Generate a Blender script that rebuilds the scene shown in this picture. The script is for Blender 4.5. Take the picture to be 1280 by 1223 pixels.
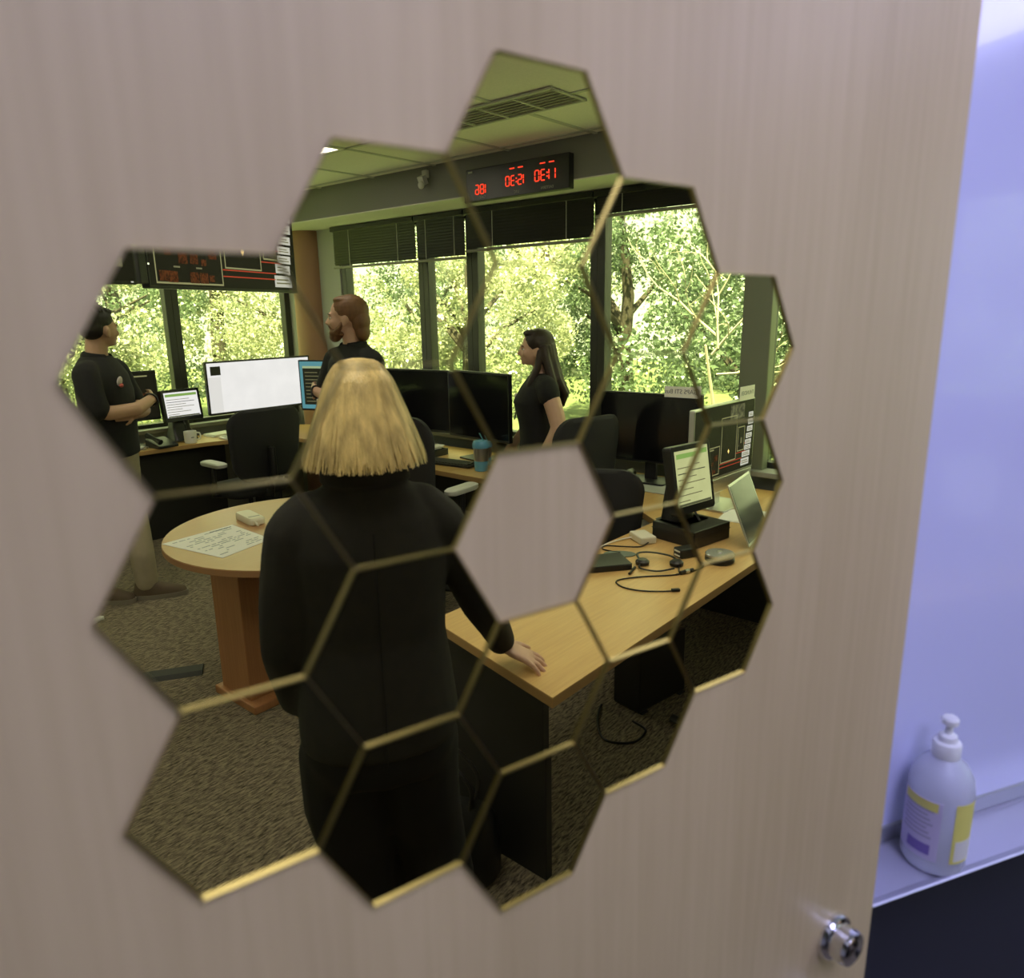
import bpy, bmesh, math, random
from mathutils import Vector, Matrix, Euler
random.seed(7)
for o in list(bpy.data.objects): bpy.data.objects.remove(o, do_unlink=True)
SC = bpy.context.scene
COL = SC.collection
R = math.radians
PI = math.pi
# ---------------------------------------------------------------- frame of the place
# The door leaf (with the mirror tiles) stands in the plane y = 0, the room lies on the side y < 0.
# Room things are given in room coordinates (u along the whiteboard wall, v away from it).
TH = R(15.0)
CU, SU = math.cos(TH), math.sin(TH)
def real(u, v, z=0.0): return Vector((u*CU - v*SU, -(u*SU + v*CU), z))
# ---------------------------------------------------------------- camera
cam = bpy.data.cameras.new('camera'); camo = bpy.data.objects.new('camera', cam); COL.objects.link(camo)
right = Vector((0.8207, -0.5712, -0.0153)); down = Vector((-0.1482, -0.1868, -0.9711)); fwd = Vector((0.5519, 0.7992, -0.2380))
camo.matrix_world = Matrix(((right.x, -down.x, -fwd.x, -0.2704), (right.y, -down.y, -fwd.y, -0.3624), (right.z, -down.z, -fwd.z, 1.72), (0, 0, 0, 1)))
cam.sensor_fit = 'HORIZONTAL'; cam.sensor_width = 36.0; cam.lens = 917.6/1280*36.0
cam.clip_start = 0.02; cam.clip_end = 200
cam.dof.use_dof = True; cam.dof.focus_distance = 3.9; cam.dof.aperture_fstop = 5.0
SC.camera = camo
# ---------------------------------------------------------------- sky, sun, exposure
w = bpy.data.worlds.new('sky'); SC.world = w; w.use_nodes = True
bg = w.node_tree.nodes['Background']; bg.inputs['Color'].default_value = (0.80, 0.90, 1.0, 1); bg.inputs['Strength'].default_value = 3.2
sun = bpy.data.lights.new('sun', 'SUN'); sun.energy = 40.0; sun.angle = R(1.0); sun.color = (1.0, 0.97, 0.90)
suno = bpy.data.objects.new('sun', sun); COL.objects.link(suno)
sd = real(0.55, 0.45) ; sd.normalize(); sdir = Vector((sd.x*math.cos(R(66)), sd.y*math.cos(R(66)), -math.sin(R(66))))
suno.rotation_euler = sdir.to_track_quat('-Z', 'Y').to_euler(); suno.location = (0, 0, 12)
SC.view_settings.view_transform = 'Standard'; SC.view_settings.look = 'None'; SC.view_settings.gamma = 1.0
SC.view_settings.use_curve_mapping = False
SC.view_settings.exposure = 0.0
LAMP = (0.82, 0.82, 1.45); LAMP_E = 9.0
# ---------------------------------------------------------------- materials
MATS = {}
def mat(name, col, rough=0.6, metal=0.0, noise=0.0, scale=8.0, bump=0.0, bscale=200.0, stretch=(1, 1, 1), spec=0.5, col2=None, coat=0.0):
    if name in MATS: return MATS[name]
    m = bpy.data.materials.new(name); m.use_nodes = True; nt = m.node_tree; p = nt.nodes['Principled BSDF']
    p.inputs['Base Color'].default_value = (*col, 1); p.inputs['Roughness'].default_value = rough; p.inputs['Metallic'].default_value = metal
    p.inputs['Specular IOR Level'].default_value = spec; p.inputs['Coat Weight'].default_value = coat
    tc = nt.nodes.new('ShaderNodeTexCoord'); mp = nt.nodes.new('ShaderNodeMapping'); mp.inputs['Scale'].default_value = stretch
    nt.links.new(tc.outputs['Object'], mp.inputs['Vector'])
    if noise > 0 or col2:
        n = nt.nodes.new('ShaderNodeTexNoise'); n.inputs['Scale'].default_value = scale; n.inputs['Detail'].default_value = 5
        nt.links.new(mp.outputs['Vector'], n.inputs['Vector'])
        cr = nt.nodes.new('ShaderNodeValToRGB'); c2 = col2 or tuple(c*(1-noise) for c in col)
        cr.color_ramp.elements[0].position = 0.3; cr.color_ramp.elements[1].position = 0.7
        cr.color_ramp.elements[0].color = (*c2, 1); cr.color_ramp.elements[1].color = (*col, 1)
        nt.links.new(n.outputs['Fac'], cr.inputs['Fac']); nt.links.new(cr.outputs['Color'], p.inputs['Base Color'])
    if bump > 0:
        b = nt.nodes.new('ShaderNodeTexNoise'); b.inputs['Scale'].default_value = bscale; b.inputs['Detail'].default_value = 3
        nt.links.new(mp.outputs['Vector'], b.inputs['Vector'])
        bn = nt.nodes.new('ShaderNodeBump'); bn.inputs['Strength'].default_value = bump; bn.inputs['Distance'].default_value = 0.002
        nt.links.new(b.outputs['Fac'], bn.inputs['Height']); nt.links.new(bn.outputs['Normal'], p.inputs['Normal'])
    MATS[name] = m; return m
def emis(name, col, s=1.0, noise=0.0, scale=20.0):
    if name in MATS: return MATS[name]
    m = bpy.data.materials.new(name); m.use_nodes = True; nt = m.node_tree; p = nt.nodes['Principled BSDF']
    p.inputs['Base Color'].default_value = (0.01, 0.01, 0.01, 1); p.inputs['Roughness'].default_value = 0.5; p.inputs['Specular IOR Level'].default_value = 0.08
    p.inputs['Emission Color'].default_value = (*col, 1); p.inputs['Emission Strength'].default_value = s
    if noise:
        tc = nt.nodes.new('ShaderNodeTexCoord'); n = nt.nodes.new('ShaderNodeTexNoise'); n.inputs['Scale'].default_value = scale; n.inputs['Detail'].default_value = 4
        nt.links.new(tc.outputs['Object'], n.inputs['Vector']); cr = nt.nodes.new('ShaderNodeValToRGB')
        cr.color_ramp.elements[0].position = 0.35; cr.color_ramp.elements[1].position = 0.65
        cr.color_ramp.elements[0].color = (*[c*(1-noise) for c in col], 1); cr.color_ramp.elements[1].color = (*col, 1)
        nt.links.new(n.outputs['Fac'], cr.inputs['Fac']); nt.links.new(cr.outputs['Color'], p.inputs['Emission Color'])
    MATS[name] = m; return m
def wood(name, c1, c2, axis='Z', scale=6.0, rough=0.45, fine=0.5):
    if name in MATS: return MATS[name]
    m = bpy.data.materials.new(name); m.use_nodes = True; nt = m.node_tree; p = nt.nodes['Principled BSDF']; p.inputs['Roughness'].default_value = rough
    p.inputs['Specular IOR Level'].default_value = 0.35
    tc = nt.nodes.new('ShaderNodeTexCoord'); mp = nt.nodes.new('ShaderNodeMapping')
    mp.inputs['Scale'].default_value = {'Z': (1, 1, 0.035), 'X': (0.05, 1, 1), 'Y': (1, 0.05, 1)}[axis]
    nt.links.new(tc.outputs['Object'], mp.inputs['Vector'])
    n = nt.nodes.new('ShaderNodeTexNoise'); n.inputs['Scale'].default_value = scale; n.inputs['Detail'].default_value = 4; n.inputs['Distortion'].default_value = 0.3
    f = nt.nodes.new('ShaderNodeTexNoise'); f.inputs['Scale'].default_value = scale*14; f.inputs['Detail'].default_value = 3
    nt.links.new(mp.outputs['Vector'], n.inputs['Vector']); nt.links.new(mp.outputs['Vector'], f.inputs['Vector'])
    mx = nt.nodes.new('ShaderNodeMix'); mx.data_type = 'FLOAT'; mx.inputs[0].default_value = fine
    nt.links.new(n.outputs['Fac'], mx.inputs[2]); nt.links.new(f.outputs['Fac'], mx.inputs[3])
    cr = nt.nodes.new('ShaderNodeValToRGB'); cr.color_ramp.elements[0].position = 0.33; cr.color_ramp.elements[1].position = 0.64
    cr.color_ramp.elements[0].color = (*c2, 1); cr.color_ramp.elements[1].color = (*c1, 1)
    nt.links.new(mx.outputs[0], cr.inputs['Fac']); nt.links.new(cr.outputs['Color'], p.inputs['Base Color'])
    MATS[name] = m; return m
def leafmat(name, c1, c2):
    m = bpy.data.materials.new(name); m.use_nodes = True; nt = m.node_tree; out = nt.nodes['Material Output']; nt.nodes.remove(nt.nodes['Principled BSDF'])
    tc = nt.nodes.new('ShaderNodeTexCoord'); n = nt.nodes.new('ShaderNodeTexNoise'); n.inputs['Scale'].default_value = 1.1; n.inputs['Detail'].default_value = 6
    nt.links.new(tc.outputs['Object'], n.inputs['Vector']); cr = nt.nodes.new('ShaderNodeValToRGB')
    cr.color_ramp.elements[0].position = 0.35; cr.color_ramp.elements[1].position = 0.65
    cr.color_ramp.elements[0].color = (*c2, 1); cr.color_ramp.elements[1].color = (*c1, 1); nt.links.new(n.outputs['Fac'], cr.inputs['Fac'])
    d = nt.nodes.new('ShaderNodeBsdfDiffuse'); t = nt.nodes.new('ShaderNodeBsdfTranslucent'); g = nt.nodes.new('ShaderNodeBsdfGlossy'); g.inputs['Roughness'].default_value = 0.3; g.inputs['Color'].default_value = (0.7, 0.75, 0.7, 1)
    for s in (d, t): nt.links.new(cr.outputs['Color'], s.inputs['Color'])
    a = nt.nodes.new('ShaderNodeMixShader'); a.inputs[0].default_value = 0.35; b = nt.nodes.new('ShaderNodeMixShader'); b.inputs[0].default_value = 0.18
    nt.links.new(d.outputs[0], a.inputs[1]); nt.links.new(t.outputs[0], a.inputs[2]); nt.links.new(a.outputs[0], b.inputs[1]); nt.links.new(g.outputs[0], b.inputs[2])
    nt.links.new(b.outputs[0], out.inputs['Surface']); return m
def panemat(name, tint=(0.93, 0.97, 0.95)):
    m = bpy.data.materials.new(name); m.use_nodes = True; nt = m.node_tree; out = nt.nodes['Material Output']; nt.nodes.remove(nt.nodes['Principled BSDF'])
    t = nt.nodes.new('ShaderNodeBsdfTransparent'); t.inputs['Color'].default_value = (*tint, 1); g = nt.nodes.new('ShaderNodeBsdfGlossy'); g.inputs['Roughness'].default_value = 0.0
    fr = nt.nodes.new('ShaderNodeFresnel'); fr.inputs['IOR'].default_value = 1.45; mx = nt.nodes.new('ShaderNodeMixShader')
    ge = nt.nodes.new('ShaderNodeNewGeometry'); iv = nt.nodes.new('ShaderNodeMath'); iv.operation = 'SUBTRACT'; iv.inputs[0].default_value = 1.0; nt.links.new(ge.outputs['Backfacing'], iv.inputs[1]); ml = nt.nodes.new('ShaderNodeMath'); ml.operation = 'MULTIPLY'; nt.links.new(fr.outputs[0], ml.inputs[0]); nt.links.new(iv.outputs[0], ml.inputs[1])
    nt.links.new(ml.outputs[0], mx.inputs[0]); nt.links.new(t.outputs[0], mx.inputs[1]); nt.links.new(g.outputs[0], mx.inputs[2]); nt.links.new(mx.outputs[0], out.inputs['Surface']); return m
DOORWOOD = wood('door laminate', (0.56, 0.44, 0.235), (0.46, 0.355, 0.18), 'Z', 9.0, 0.42, 0.45)
MIRROR = mat('gold mirror', (0.86, 0.80, 0.34), 0.0, 1.0)
GOLDEDGE = mat('gold cut edge', (0.37, 0.30, 0.135), 0.30, 1.0)
DESK = wood('beech desk laminate', (0.66, 0.43, 0.17), (0.55, 0.34, 0.13), 'X', 10.0, 0.33, 0.5)
DESKEDGE = mat('desk edge band', (0.42, 0.25, 0.10), 0.45)
CHERRY = wood('cherry veneer', (0.42, 0.20, 0.09), (0.32, 0.14, 0.06), 'Z', 8.0, 0.4)
TABLETOP = wood('light cherry top', (0.50, 0.29, 0.14), (0.45, 0.25, 0.115), 'X', 8.0, 0.3)
BLACKP = mat('black plastic', (0.012, 0.012, 0.013), 0.38, bump=0.05, bscale=900)
BLACKM = mat('black metal', (0.02, 0.02, 0.022), 0.4, 0.3)
FABRIC = mat('black chair fabric', (0.018, 0.018, 0.02), 0.9, bump=0.4, bscale=1200)
DARKPANEL = mat('dark laminate panel', (0.022, 0.021, 0.02), 0.5, noise=0.2, scale=3)
SCREENOFF = mat('dark glass screen', (0.006, 0.006, 0.007), 0.12)
GREY = mat('grey plastic', (0.28, 0.28, 0.28), 0.5); LGREY = mat('light grey plastic', (0.55, 0.55, 0.53), 0.45)
SILVER = mat('silver aluminium', (0.62, 0.62, 0.63), 0.28, 0.9); CHROME = mat('chrome', (0.75, 0.75, 0.77), 0.12, 1.0)
WHITE = mat('white plastic', (0.80, 0.80, 0.78), 0.4); CREAM = mat('cream plastic', (0.72, 0.68, 0.55), 0.45)
PAPER = mat('paper', (0.85, 0.85, 0.82), 0.8); INK = mat('printed ink', (0.10, 0.11, 0.10), 0.8); INK2 = mat('light printed ink', (0.35, 0.37, 0.33), 0.8)
FRAME = mat('dark bronze window frame', (0.045, 0.047, 0.042), 0.4, 0.2)
BLIND = mat('black blind slat', (0.02, 0.02, 0.018), 0.45)
WALLG = mat('grey green wall paint', (0.36, 0.37, 0.35), 0.8, bump=0.1, bscale=300)
SOFFIT = mat('dark olive soffit paint', (0.20, 0.20, 0.185), 0.85, bump=0.1, bscale=300)
SOFFITW = mat('pale soffit underside', (0.72, 0.73, 0.68), 0.8)
CEIL = mat('mineral ceiling tile', (0.86, 0.86, 0.82), 0.95, noise=0.06, scale=90, bump=0.4, bscale=500)
TBAR = mat('ceiling t bar', (0.52, 0.54, 0.48), 0.6)
BLUEP = mat('blue tumbler plastic', (0.15, 0.42, 0.66), 0.35); STEEL = mat('brushed steel', (0.70, 0.66, 0.60), 0.28, 0.9)
SKIN = mat('skin', (0.60, 0.37, 0.27), 0.5, noise=0.08, scale=20); SKINT = mat('tan skin', (0.52, 0.32, 0.21), 0.5, noise=0.08, scale=20)
BLACKSHIRT = mat('black polo cotton', (0.012, 0.012, 0.013), 0.9, noise=0.3, scale=30, bump=0.3, bscale=600)
JACKET = mat('black wool blazer', (0.020, 0.019, 0.017), 0.95, noise=0.25, scale=40, bump=0.3, bscale=900)
TROUSER = mat('black trouser cloth', (0.008, 0.008, 0.009), 0.95)
KHAKI = mat('khaki cotton', (0.38, 0.32, 0.23), 0.9, noise=0.15, scale=14, bump=0.3, bscale=500)
SHOE = mat('brown grey suede', (0.10, 0.07, 0.045), 0.8); SOLE = mat('rubber sole', (0.25, 0.22, 0.18), 0.8); LACE = mat('shoe lace', (0.6, 0.58, 0.52), 0.9)
# ---------------------------------------------------------------- mesh builder
class MB:
    def __init__(s): s.v = []; s.f = []; s.mi = []; s.cur = 0
    def add(s, vs, fs):
        n = len(s.v); s.v += [Vector(p) for p in vs]; s.f += [tuple(i+n for i in q) for q in fs]; s.mi += [s.cur]*len(fs); return s
    def box(s, c, d, rz=0.0, M=None):
        hx, hy, hz = d[0]/2, d[1]/2, d[2]/2
        ps = [Vector((x, y, z)) for z in (-hz, hz) for x, y in ((-hx, -hy), (hx, -hy), (hx, hy), (-hx, hy))]
        m = M or Matrix.Rotation(rz, 3, 'Z')
        return s.add([Vector(c) + m @ p for p in ps], [(3, 2, 1, 0), (4, 5, 6, 7), (0, 1, 5, 4), (1, 2, 6, 5), (2, 3, 7, 6), (3, 0, 4, 7)])
    def span(s, a, b): return s.box([(a[i]+b[i])/2 for i in range(3)], [abs(b[i]-a[i]) for i in range(3)])
    def prism(s, poly, z0, z1, f=lambda x, y, z: (x, y, z)):
        ar = sum(poly[i][0]*poly[(i+1) % len(poly)][1]-poly[(i+1) % len(poly)][0]*poly[i][1] for i in range(len(poly)))
        if ar < 0: poly = poly[::-1]
        n = len(poly); vs = [f(x, y, z0) for x, y in poly] + [f(x, y, z1) for x, y in poly]
        return s.add(vs, [tuple(range(n-1, -1, -1)), tuple(range(n, 2*n))] + [(i, (i+1) % n, n+(i+1) % n, n+i) for i in range(n)])
    def loft(s, rings, caps=True):
        n = len(rings[0]); vs = [p for r in rings for p in r]; fs = []
        for k in range(len(rings)-1):
            for i in range(n): fs.append((k*n+i, k*n+(i+1) % n, (k+1)*n+(i+1) % n, (k+1)*n+i))
        if caps: fs += [tuple(range(n-1, -1, -1)), tuple((len(rings)-1)*n+i for i in range(n))]
        return s.add(vs, fs)
    def tube(s, pts, rad, n=10, caps=True, closed=False, flat=1.0, up=None):
        pts = [Vector(p) for p in pts]; m = len(pts)
        if not isinstance(rad, (list, tuple)): rad = [rad]*m
        rings = []; side = None
        for i, p in enumerate(pts):
            a = pts[i-1] if i else (pts[-1] if closed else p); b = pts[i+1] if i < m-1 else (pts[0] if closed else p)
            t = (b-a).normalized()
            if side is None:
                ref = Vector(up) if up else (Vector((0, 0, 1)) if abs(t.z) < 0.9 else Vector((1, 0, 0)))
                side = t.cross(ref).normalized()
            else:
                side = (side - t*side.dot(t)).normalized()
            o = side.cross(t)
            rings.append([p + (side*math.cos(2*PI*k/n) + o*math.sin(2*PI*k/n)*flat)*rad[i] for k in range(n)])
        if closed: rings.append(rings[0]); return s.loft(rings, False)
        return s.loft(rings, caps)
    def lathe(s, prof, c=(0, 0, 0), n=24, M=None):
        m = M or Matrix.Identity(3); c = Vector(c)
        return s.loft([[c + m @ Vector((r*math.cos(2*PI*k/n), r*math.sin(2*PI*k/n), z)) for k in range(n)] for r, z in prof], True)
    def ell(s, c, r, n=16, M=None):
        m = M or Matrix.Identity(3); c = Vector(c); k = n//2
        rings = []
        for j in range(k+1):
            a = -PI/2 + PI*(j*0.98+0.01*k)/k if 0 else -PI/2*0.985 + PI*0.985*j/k
            rings.append([c + m @ Vector((r[0]*math.cos(a)*math.cos(2*PI*i/n), r[1]*math.cos(a)*math.sin(2*PI*i/n), r[2]*math.sin(a))) for i in range(n)])
        return s.loft(rings, True)
    def xf(s, M, start=0):
        for i in range(start, len(s.v)): s.v[i] = M @ s.v[i]
        return s
    def mesh(s, name, flip):
        vs = [(p.x, -p.y, p.z) if flip else tuple(p) for p in s.v]; fs = [q[::-1] for q in s.f] if flip else s.f
        me = bpy.data.meshes.new(name); me.from_pydata(vs, [], fs); return me
    def build(s, name, m, parent=None, loc=None, phi=0.0, room=True, smooth=False, bevel=0.0, kind=None, label=None, cat=None, group=None, ang=38):
        me = s.mesh(name, room)
        for q in (m if isinstance(m, (list, tuple)) else [m]): me.materials.append(q)
        if isinstance(m, (list, tuple)): me.polygons.foreach_set('material_index', s.mi)
        o = bpy.data.objects.new(name, me); COL.objects.link(o)
        finish(o, parent, loc, phi, room, kind, label, cat, group)
        if smooth:
            me.polygons.foreach_set('use_smooth', [True]*len(me.polygons)); me.set_sharp_from_angle(angle=R(ang))
        if bevel > 0:
            b = o.modifiers.new('bevel', 'BEVEL'); b.width = bevel; b.segments = 2; b.limit_method = 'ANGLE'; b.angle_limit = R(40)
        return o
def finish(o, parent=None, loc=None, phi=0.0, room=True, kind=None, label=None, cat=None, group=None):
    if parent: o.parent = parent
    else:
        if room:
            o.location = real(*(loc or (0, 0, 0))); o.rotation_euler = (0, 0, -(TH+phi))
        elif loc: o.location = loc
    if kind: o['kind'] = kind
    if label: o['label'] = label
    if cat: o['category'] = cat
    if group: o['group'] = group
    return o
def thing(name, label, cat, loc, phi=0.0, group=None, room=True, kind=None):
    o = bpy.data.objects.new(name, None); o.empty_display_size = 0.05; COL.objects.link(o)
    return finish(o, None, loc, phi, room, kind, label, cat, group)
def dup(root, loc, phi, label, group=None):
    r = root.copy(); COL.objects.link(r); r.location = real(*loc); r.rotation_euler = (0, 0, -(TH+phi)); r['label'] = label
    if group: r['group'] = group
    for ch in list(root.children):
        c = ch.copy(); COL.objects.link(c); c.parent = r
        for g in ch.children:
            d = g.copy(); COL.objects.link(d); d.parent = c
    return r
def rrect(w, h, r, n=5, cx=0, cy=0):
    out = []
    for sx, sy, a0 in ((1, 1, 0), (-1, 1, 90), (-1, -1, 180), (1, -1, 270)):
        for k in range(n+1):
            a = R(a0+90*k/n); out.append((cx+sx*(w/2-r)+r*math.cos(a), cy+sy*(h/2-r)+r*math.sin(a)))
    return out
def textfaces(txt, size, depth=0.0006):
    cu = bpy.data.curves.new('lettering', 'FONT'); cu.body = txt; cu.size = size; cu.align_x = 'CENTER'; cu.align_y = 'CENTER'; cu.extrude = depth/2; cu.resolution_u = 3
    o = bpy.data.objects.new('lettering', cu); COL.objects.link(o); dg = bpy.context.evaluated_depsgraph_get(); me = o.evaluated_get(dg).to_mesh()
    vs = [v.co.copy() for v in me.vertices]; fs = [tuple(p.vertices) for p in me.polygons]
    o.evaluated_get(dg).to_mesh_clear(); bpy.data.objects.remove(o); bpy.data.curves.remove(cu); return vs, fs
def lettering(txt, size, o, rvec, uvec, nvec, name, m, parent, room=True):
    """Readable lettering; in room (mirrored) coordinates the reader's right is -rvec."""
    vs, fs = textfaces(txt, size); mb = MB(); o, rv, uvv, nv = map(Vector, (o, rvec, uvec, nvec))
    if room: mb.add([o - rv*p.x + uvv*p.y + nv*p.z for p in vs], [f[::-1] for f in fs])
    else: mb.add([o + rv*p.x + uvv*p.y + nv*p.z for p in vs], fs)
    return mb.build(name, m, parent, room=room)
# ================================================================ SETTING
S = 0.063; ZC = 1.5814; DL = R(0.8)
def lat(x, y): return (S*(math.cos(DL)*x + math.sin(DL)*y), ZC + S*(-math.sin(DL)*x + math.cos(DL)*y))
UL, UR_, VF, VB, ZCE = -0.47, 3.65, -0.27, 5.80, 2.63
# floor: loop pile carpet
carpet = bpy.data.materials.new('ribbed carpet'); carpet.use_nodes = True; nt = carpet.node_tree; p = nt.nodes['Principled BSDF']; p.inputs['Roughness'].default_value = 1.0
p.inputs['Specular IOR Level'].default_value = 0.1
tc = nt.nodes.new('ShaderNodeTexCoord'); mp = nt.nodes.new('ShaderNodeMapping'); mp.inputs['Scale'].default_value = (0.35, 1.6, 1); mp.inputs['Rotation'].default_value = (0, 0, R(25))
nn = nt.nodes.new('ShaderNodeTexNoise'); nn.inputs['Scale'].default_value = 75; nn.inputs['Detail'].default_value = 4; nn.inputs['Roughness'].default_value = 0.7
cr = nt.nodes.new('ShaderNodeValToRGB'); cr.color_ramp.elements[0].position = 0.38; cr.color_ramp.elements[1].position = 0.62
cr.color_ramp.elements[0].color = (0.060, 0.050, 0.036, 1); cr.color_ramp.elements[1].color = (0.30, 0.25, 0.185, 1)
bp = nt.nodes.new('ShaderNodeBump'); bp.inputs['Strength'].default_value = 0.6; bp.inputs['Distance'].default_value = 0.004
nt.links.new(tc.outputs['Object'], mp.inputs['Vector']); nt.links.new(mp.outputs['Vector'], nn.inputs['Vector']); nt.links.new(nn.outputs['Fac'], cr.inputs['Fac'])
nt.links.new(cr.outputs['Color'], p.inputs['Base Color']); nt.links.new(nn.outputs['Fac'], bp.inputs['Height']); nt.links.new(bp.outputs['Normal'], p.inputs['Normal'])
mb = MB(); mb.span((-1.9, VF-0.1, -0.1), (UR_+0.12, VB+0.12, 0)); mb.build('floor', carpet, kind='structure', label='ribbed grey brown office carpet')
# ceiling: roof slab with a lay-in grid, each tile its own piece
mb = MB(); mb.span((-1.9, VF-0.1, ZCE+0.05), (UR_+0.12, VB+0.12, ZCE+0.25))
g = 0.61; u0, v0 = 0.06-0.61, 0.30-0.61
for i in range(8):
    x = u0+i*g
    if UL < x < 3.2: mb.span((x-0.012, VF, ZCE-0.002), (x+0.012, 5.35, ZCE+0.06))
for j in range(11):
    y = v0+j*g
    if VF < y < 5.35: mb.span((UL, y-0.012, ZCE-0.002), (3.2, y+0.012, ZCE+0.06))
ceil = mb.build('ceiling', TBAR, kind='structure', label='suspended ceiling with pale tiles in a thin metal grid')
tm = None
TROF = {(1, 1), (1, 2), (1, 6), (1, 7), (4, 6), (4, 7), (4, 1), (4, 2)}
VENT = {}
for i in range(7):
    for j in range(-1, 10):
        a, b = u0+i*g, v0+j*g
        a1, b1 = min(a+g, 3.2), min(b+g, 5.35); a, b = max(a, UL), max(b, VF)
        if a1-a < 0.05 or b1-b < 0.05 or (i, j) in TROF: continue
        full = abs(a1-a-g) < 1e-4 and abs(b1-b-g) < 1e-4
        if full and tm:
            o = bpy.data.objects.new('ceiling_tile', tm); COL.objects.link(o)
        else:
            m_ = MB(); m_.box((0, 0, 0), (a1-a-0.02, b1-b-0.02, 0.015)); o = m_.build('ceiling_tile', CEIL, ceil)
            if full: tm = o.data
        o.parent = ceil; o.location = ((a+a1)/2, -(b+b1)/2, ZCE+0.011)
# soffits over the windows
mb = MB(); mb.span((3.2, VF, 2.42), (UR_+0.1, VB+0.1, ZCE+0.06)); mb.span((UL, 5.35, 2.42), (3.2, VB+0.1, ZCE+0.06))
so = mb.build('trim_1', SOFFIT, kind='structure', label='dark boxed soffit over the windows')
mb = MB(); mb.span((3.202, VF+0.01, 2.414), (UR_-0.002, VB-0.01, 2.42)); mb.span((UL+0.01, 5.352, 2.414), (3.198, VB-0.01, 2.42)); mb.build('soffit_underside', SOFFITW, so)
# walls
SILL = 0.80
def wall_u(name, u, t, spans, label):
    mb = MB()
    for (a, b, z0, z1) in spans: mb.span((u, a, z0), (u+t, b, z1))
    return mb.build(name, WALLG if name != 'wall_left' else mat('white wall paint', (0.70, 0.70, 0.68), 0.8), kind='structure', label=label)
wr = wall_u('wall_right', UR_, 0.1, [(VF, 5.0, 0, SILL), (5.0, VB+0.1, 0, 2.42), (VF, 0.12, SILL, 2.42), (VF, VB+0.1, 2.42, 2.7)], 'window wall with a low sill behind the desks')
mb = MB(); mb.span((UL, VB, 0), (UR_, VB+0.1, SILL)); mb.span((UL, VB, SILL), (0.3, VB+0.1, 2.42)); mb.span((UL, VB, 2.42), (UR_, VB+0.1, 2.7)); mb.build('wall_back', WALLG, kind='structure', label='far window wall behind the hanging televisions')
mb = MB(); mb.span((UL-1.4, VF-0.1, 0), (UR_+0.1, VF, 2.7)); mb.build('wall_front', mat('white wall paint', (0.70, 0.70, 0.68), 0.8), kind='structure', label='wall behind the open door carrying the whiteboard')
wall_u('wall_left', UL-0.1, 0.1, [(VF, 0.10, 0, 2.7), (1.10, VB+0.1, 0, 2.7), (0.10, 1.10, 2.12, 2.7)], 'wall with the doorway the photographer stands in')
mb = MB(); mb.span((-1.9, VF-0.1, 0), (-1.8, 2.2, 2.7)); mb.span((-1.8, 2.1, 0), (UL-0.1, 2.2, 2.7)); mb.build('wall_hallway', mat('white wall paint', (0.7, 0.7, 0.68)), kind='structure', label='plain hallway wall outside the doorway')
# round corner column
mb = MB(); mb.lathe([(0.165, 0), (0.165, 2.415)], n=40); mb.build('trim_2', mat('tan column plaster', (0.36, 0.20, 0.12), 0.6, noise=0.1, scale=3), loc=(3.66, 5.45, 0), smooth=True, kind='structure', label='round tan column in the corner between the window walls')
# windows
PANE = panemat('window glass')
wn = [0]
def window(kind, a, b, c, nm):
    """one window bay: frame bars, pane"""
    wn[0] += 1; w_ = 0.055; z0, z1 = SILL, 2.42
    f = MB(); d0, d1 = c+0.01, c+0.09
    def sp(p0, p1, q0, q1): 
        if kind == 'u': f.span((d0, p0, q0), (d1, p1, q1))
        else: f.span((p0, d0, q0), (p1, d1, q1))
    sp(a, a+w_, z0, z1); sp(b-w_, b, z0, z1); sp(a+w_, b-w_, z0, z0+0.06); sp(a+w_, b-w_, z1-0.06, z1)
    o = f.build('window_%d' % wn[0], FRAME, kind='structure', label=nm, bevel=0.004)
    m_ = MB()
    if kind == 'u': m_.span((c+0.045, a+w_-0.005, z0+0.055), (c+0.05, b-w_+0.005, z1-0.055))
    else: m_.span((a+w_-0.005, c+0.045, z0+0.055), (b-w_+0.005, c+0.05, z1-0.055))
    m_.build('pane', PANE, o); return o
window('u', 3.99, 4.99, UR_, 'window nearest the round column, blind half down')
window('u', 3.48, 3.99, UR_, 'narrow window behind the two big black monitors')
window('u', 2.39, 3.48, UR_, 'window behind the woman with long dark hair')
window('u', 1.31, 2.39, UR_, 'wide window with bare branches outside')
window('u', 0.12, 1.31, UR_, 'window beyond the wide green post, mostly hidden')
window('v', 0.30, 1.45, VB, 'far window at the left end')
window('v', 1.45, 2.55, VB, 'far window behind the man with folded arms at left')
window('v', 2.55, 3.65, VB, 'far window above the white wide monitor')
mb = MB(); mb.span((3.57, 1.23, SILL), (3.648, 1.39, 2.413)); mb.build('trim_3', mat('green grey post', (0.16, 0.18, 0.13), 0.5), kind='structure', bevel=0.006, label='wide green grey window post at the right')
mb = MB(); mb.span((3.52, VF+0.01, SILL), (3.648, 5.0, SILL+0.03)); mb.build('trim_4', mat('sill grey', (0.30, 0.31, 0.29), 0.5), kind='structure', bevel=0.004, label='long window sill of the right wall')
mb = MB(); mb.span((0.3, 5.70, SILL), (3.40, 5.798, SILL+0.03)); mb.build('trim_5', mat('sill grey', (0.3, 0.3, 0.3)), kind='structure', bevel=0.004, label='window sill of the far wall')
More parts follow.
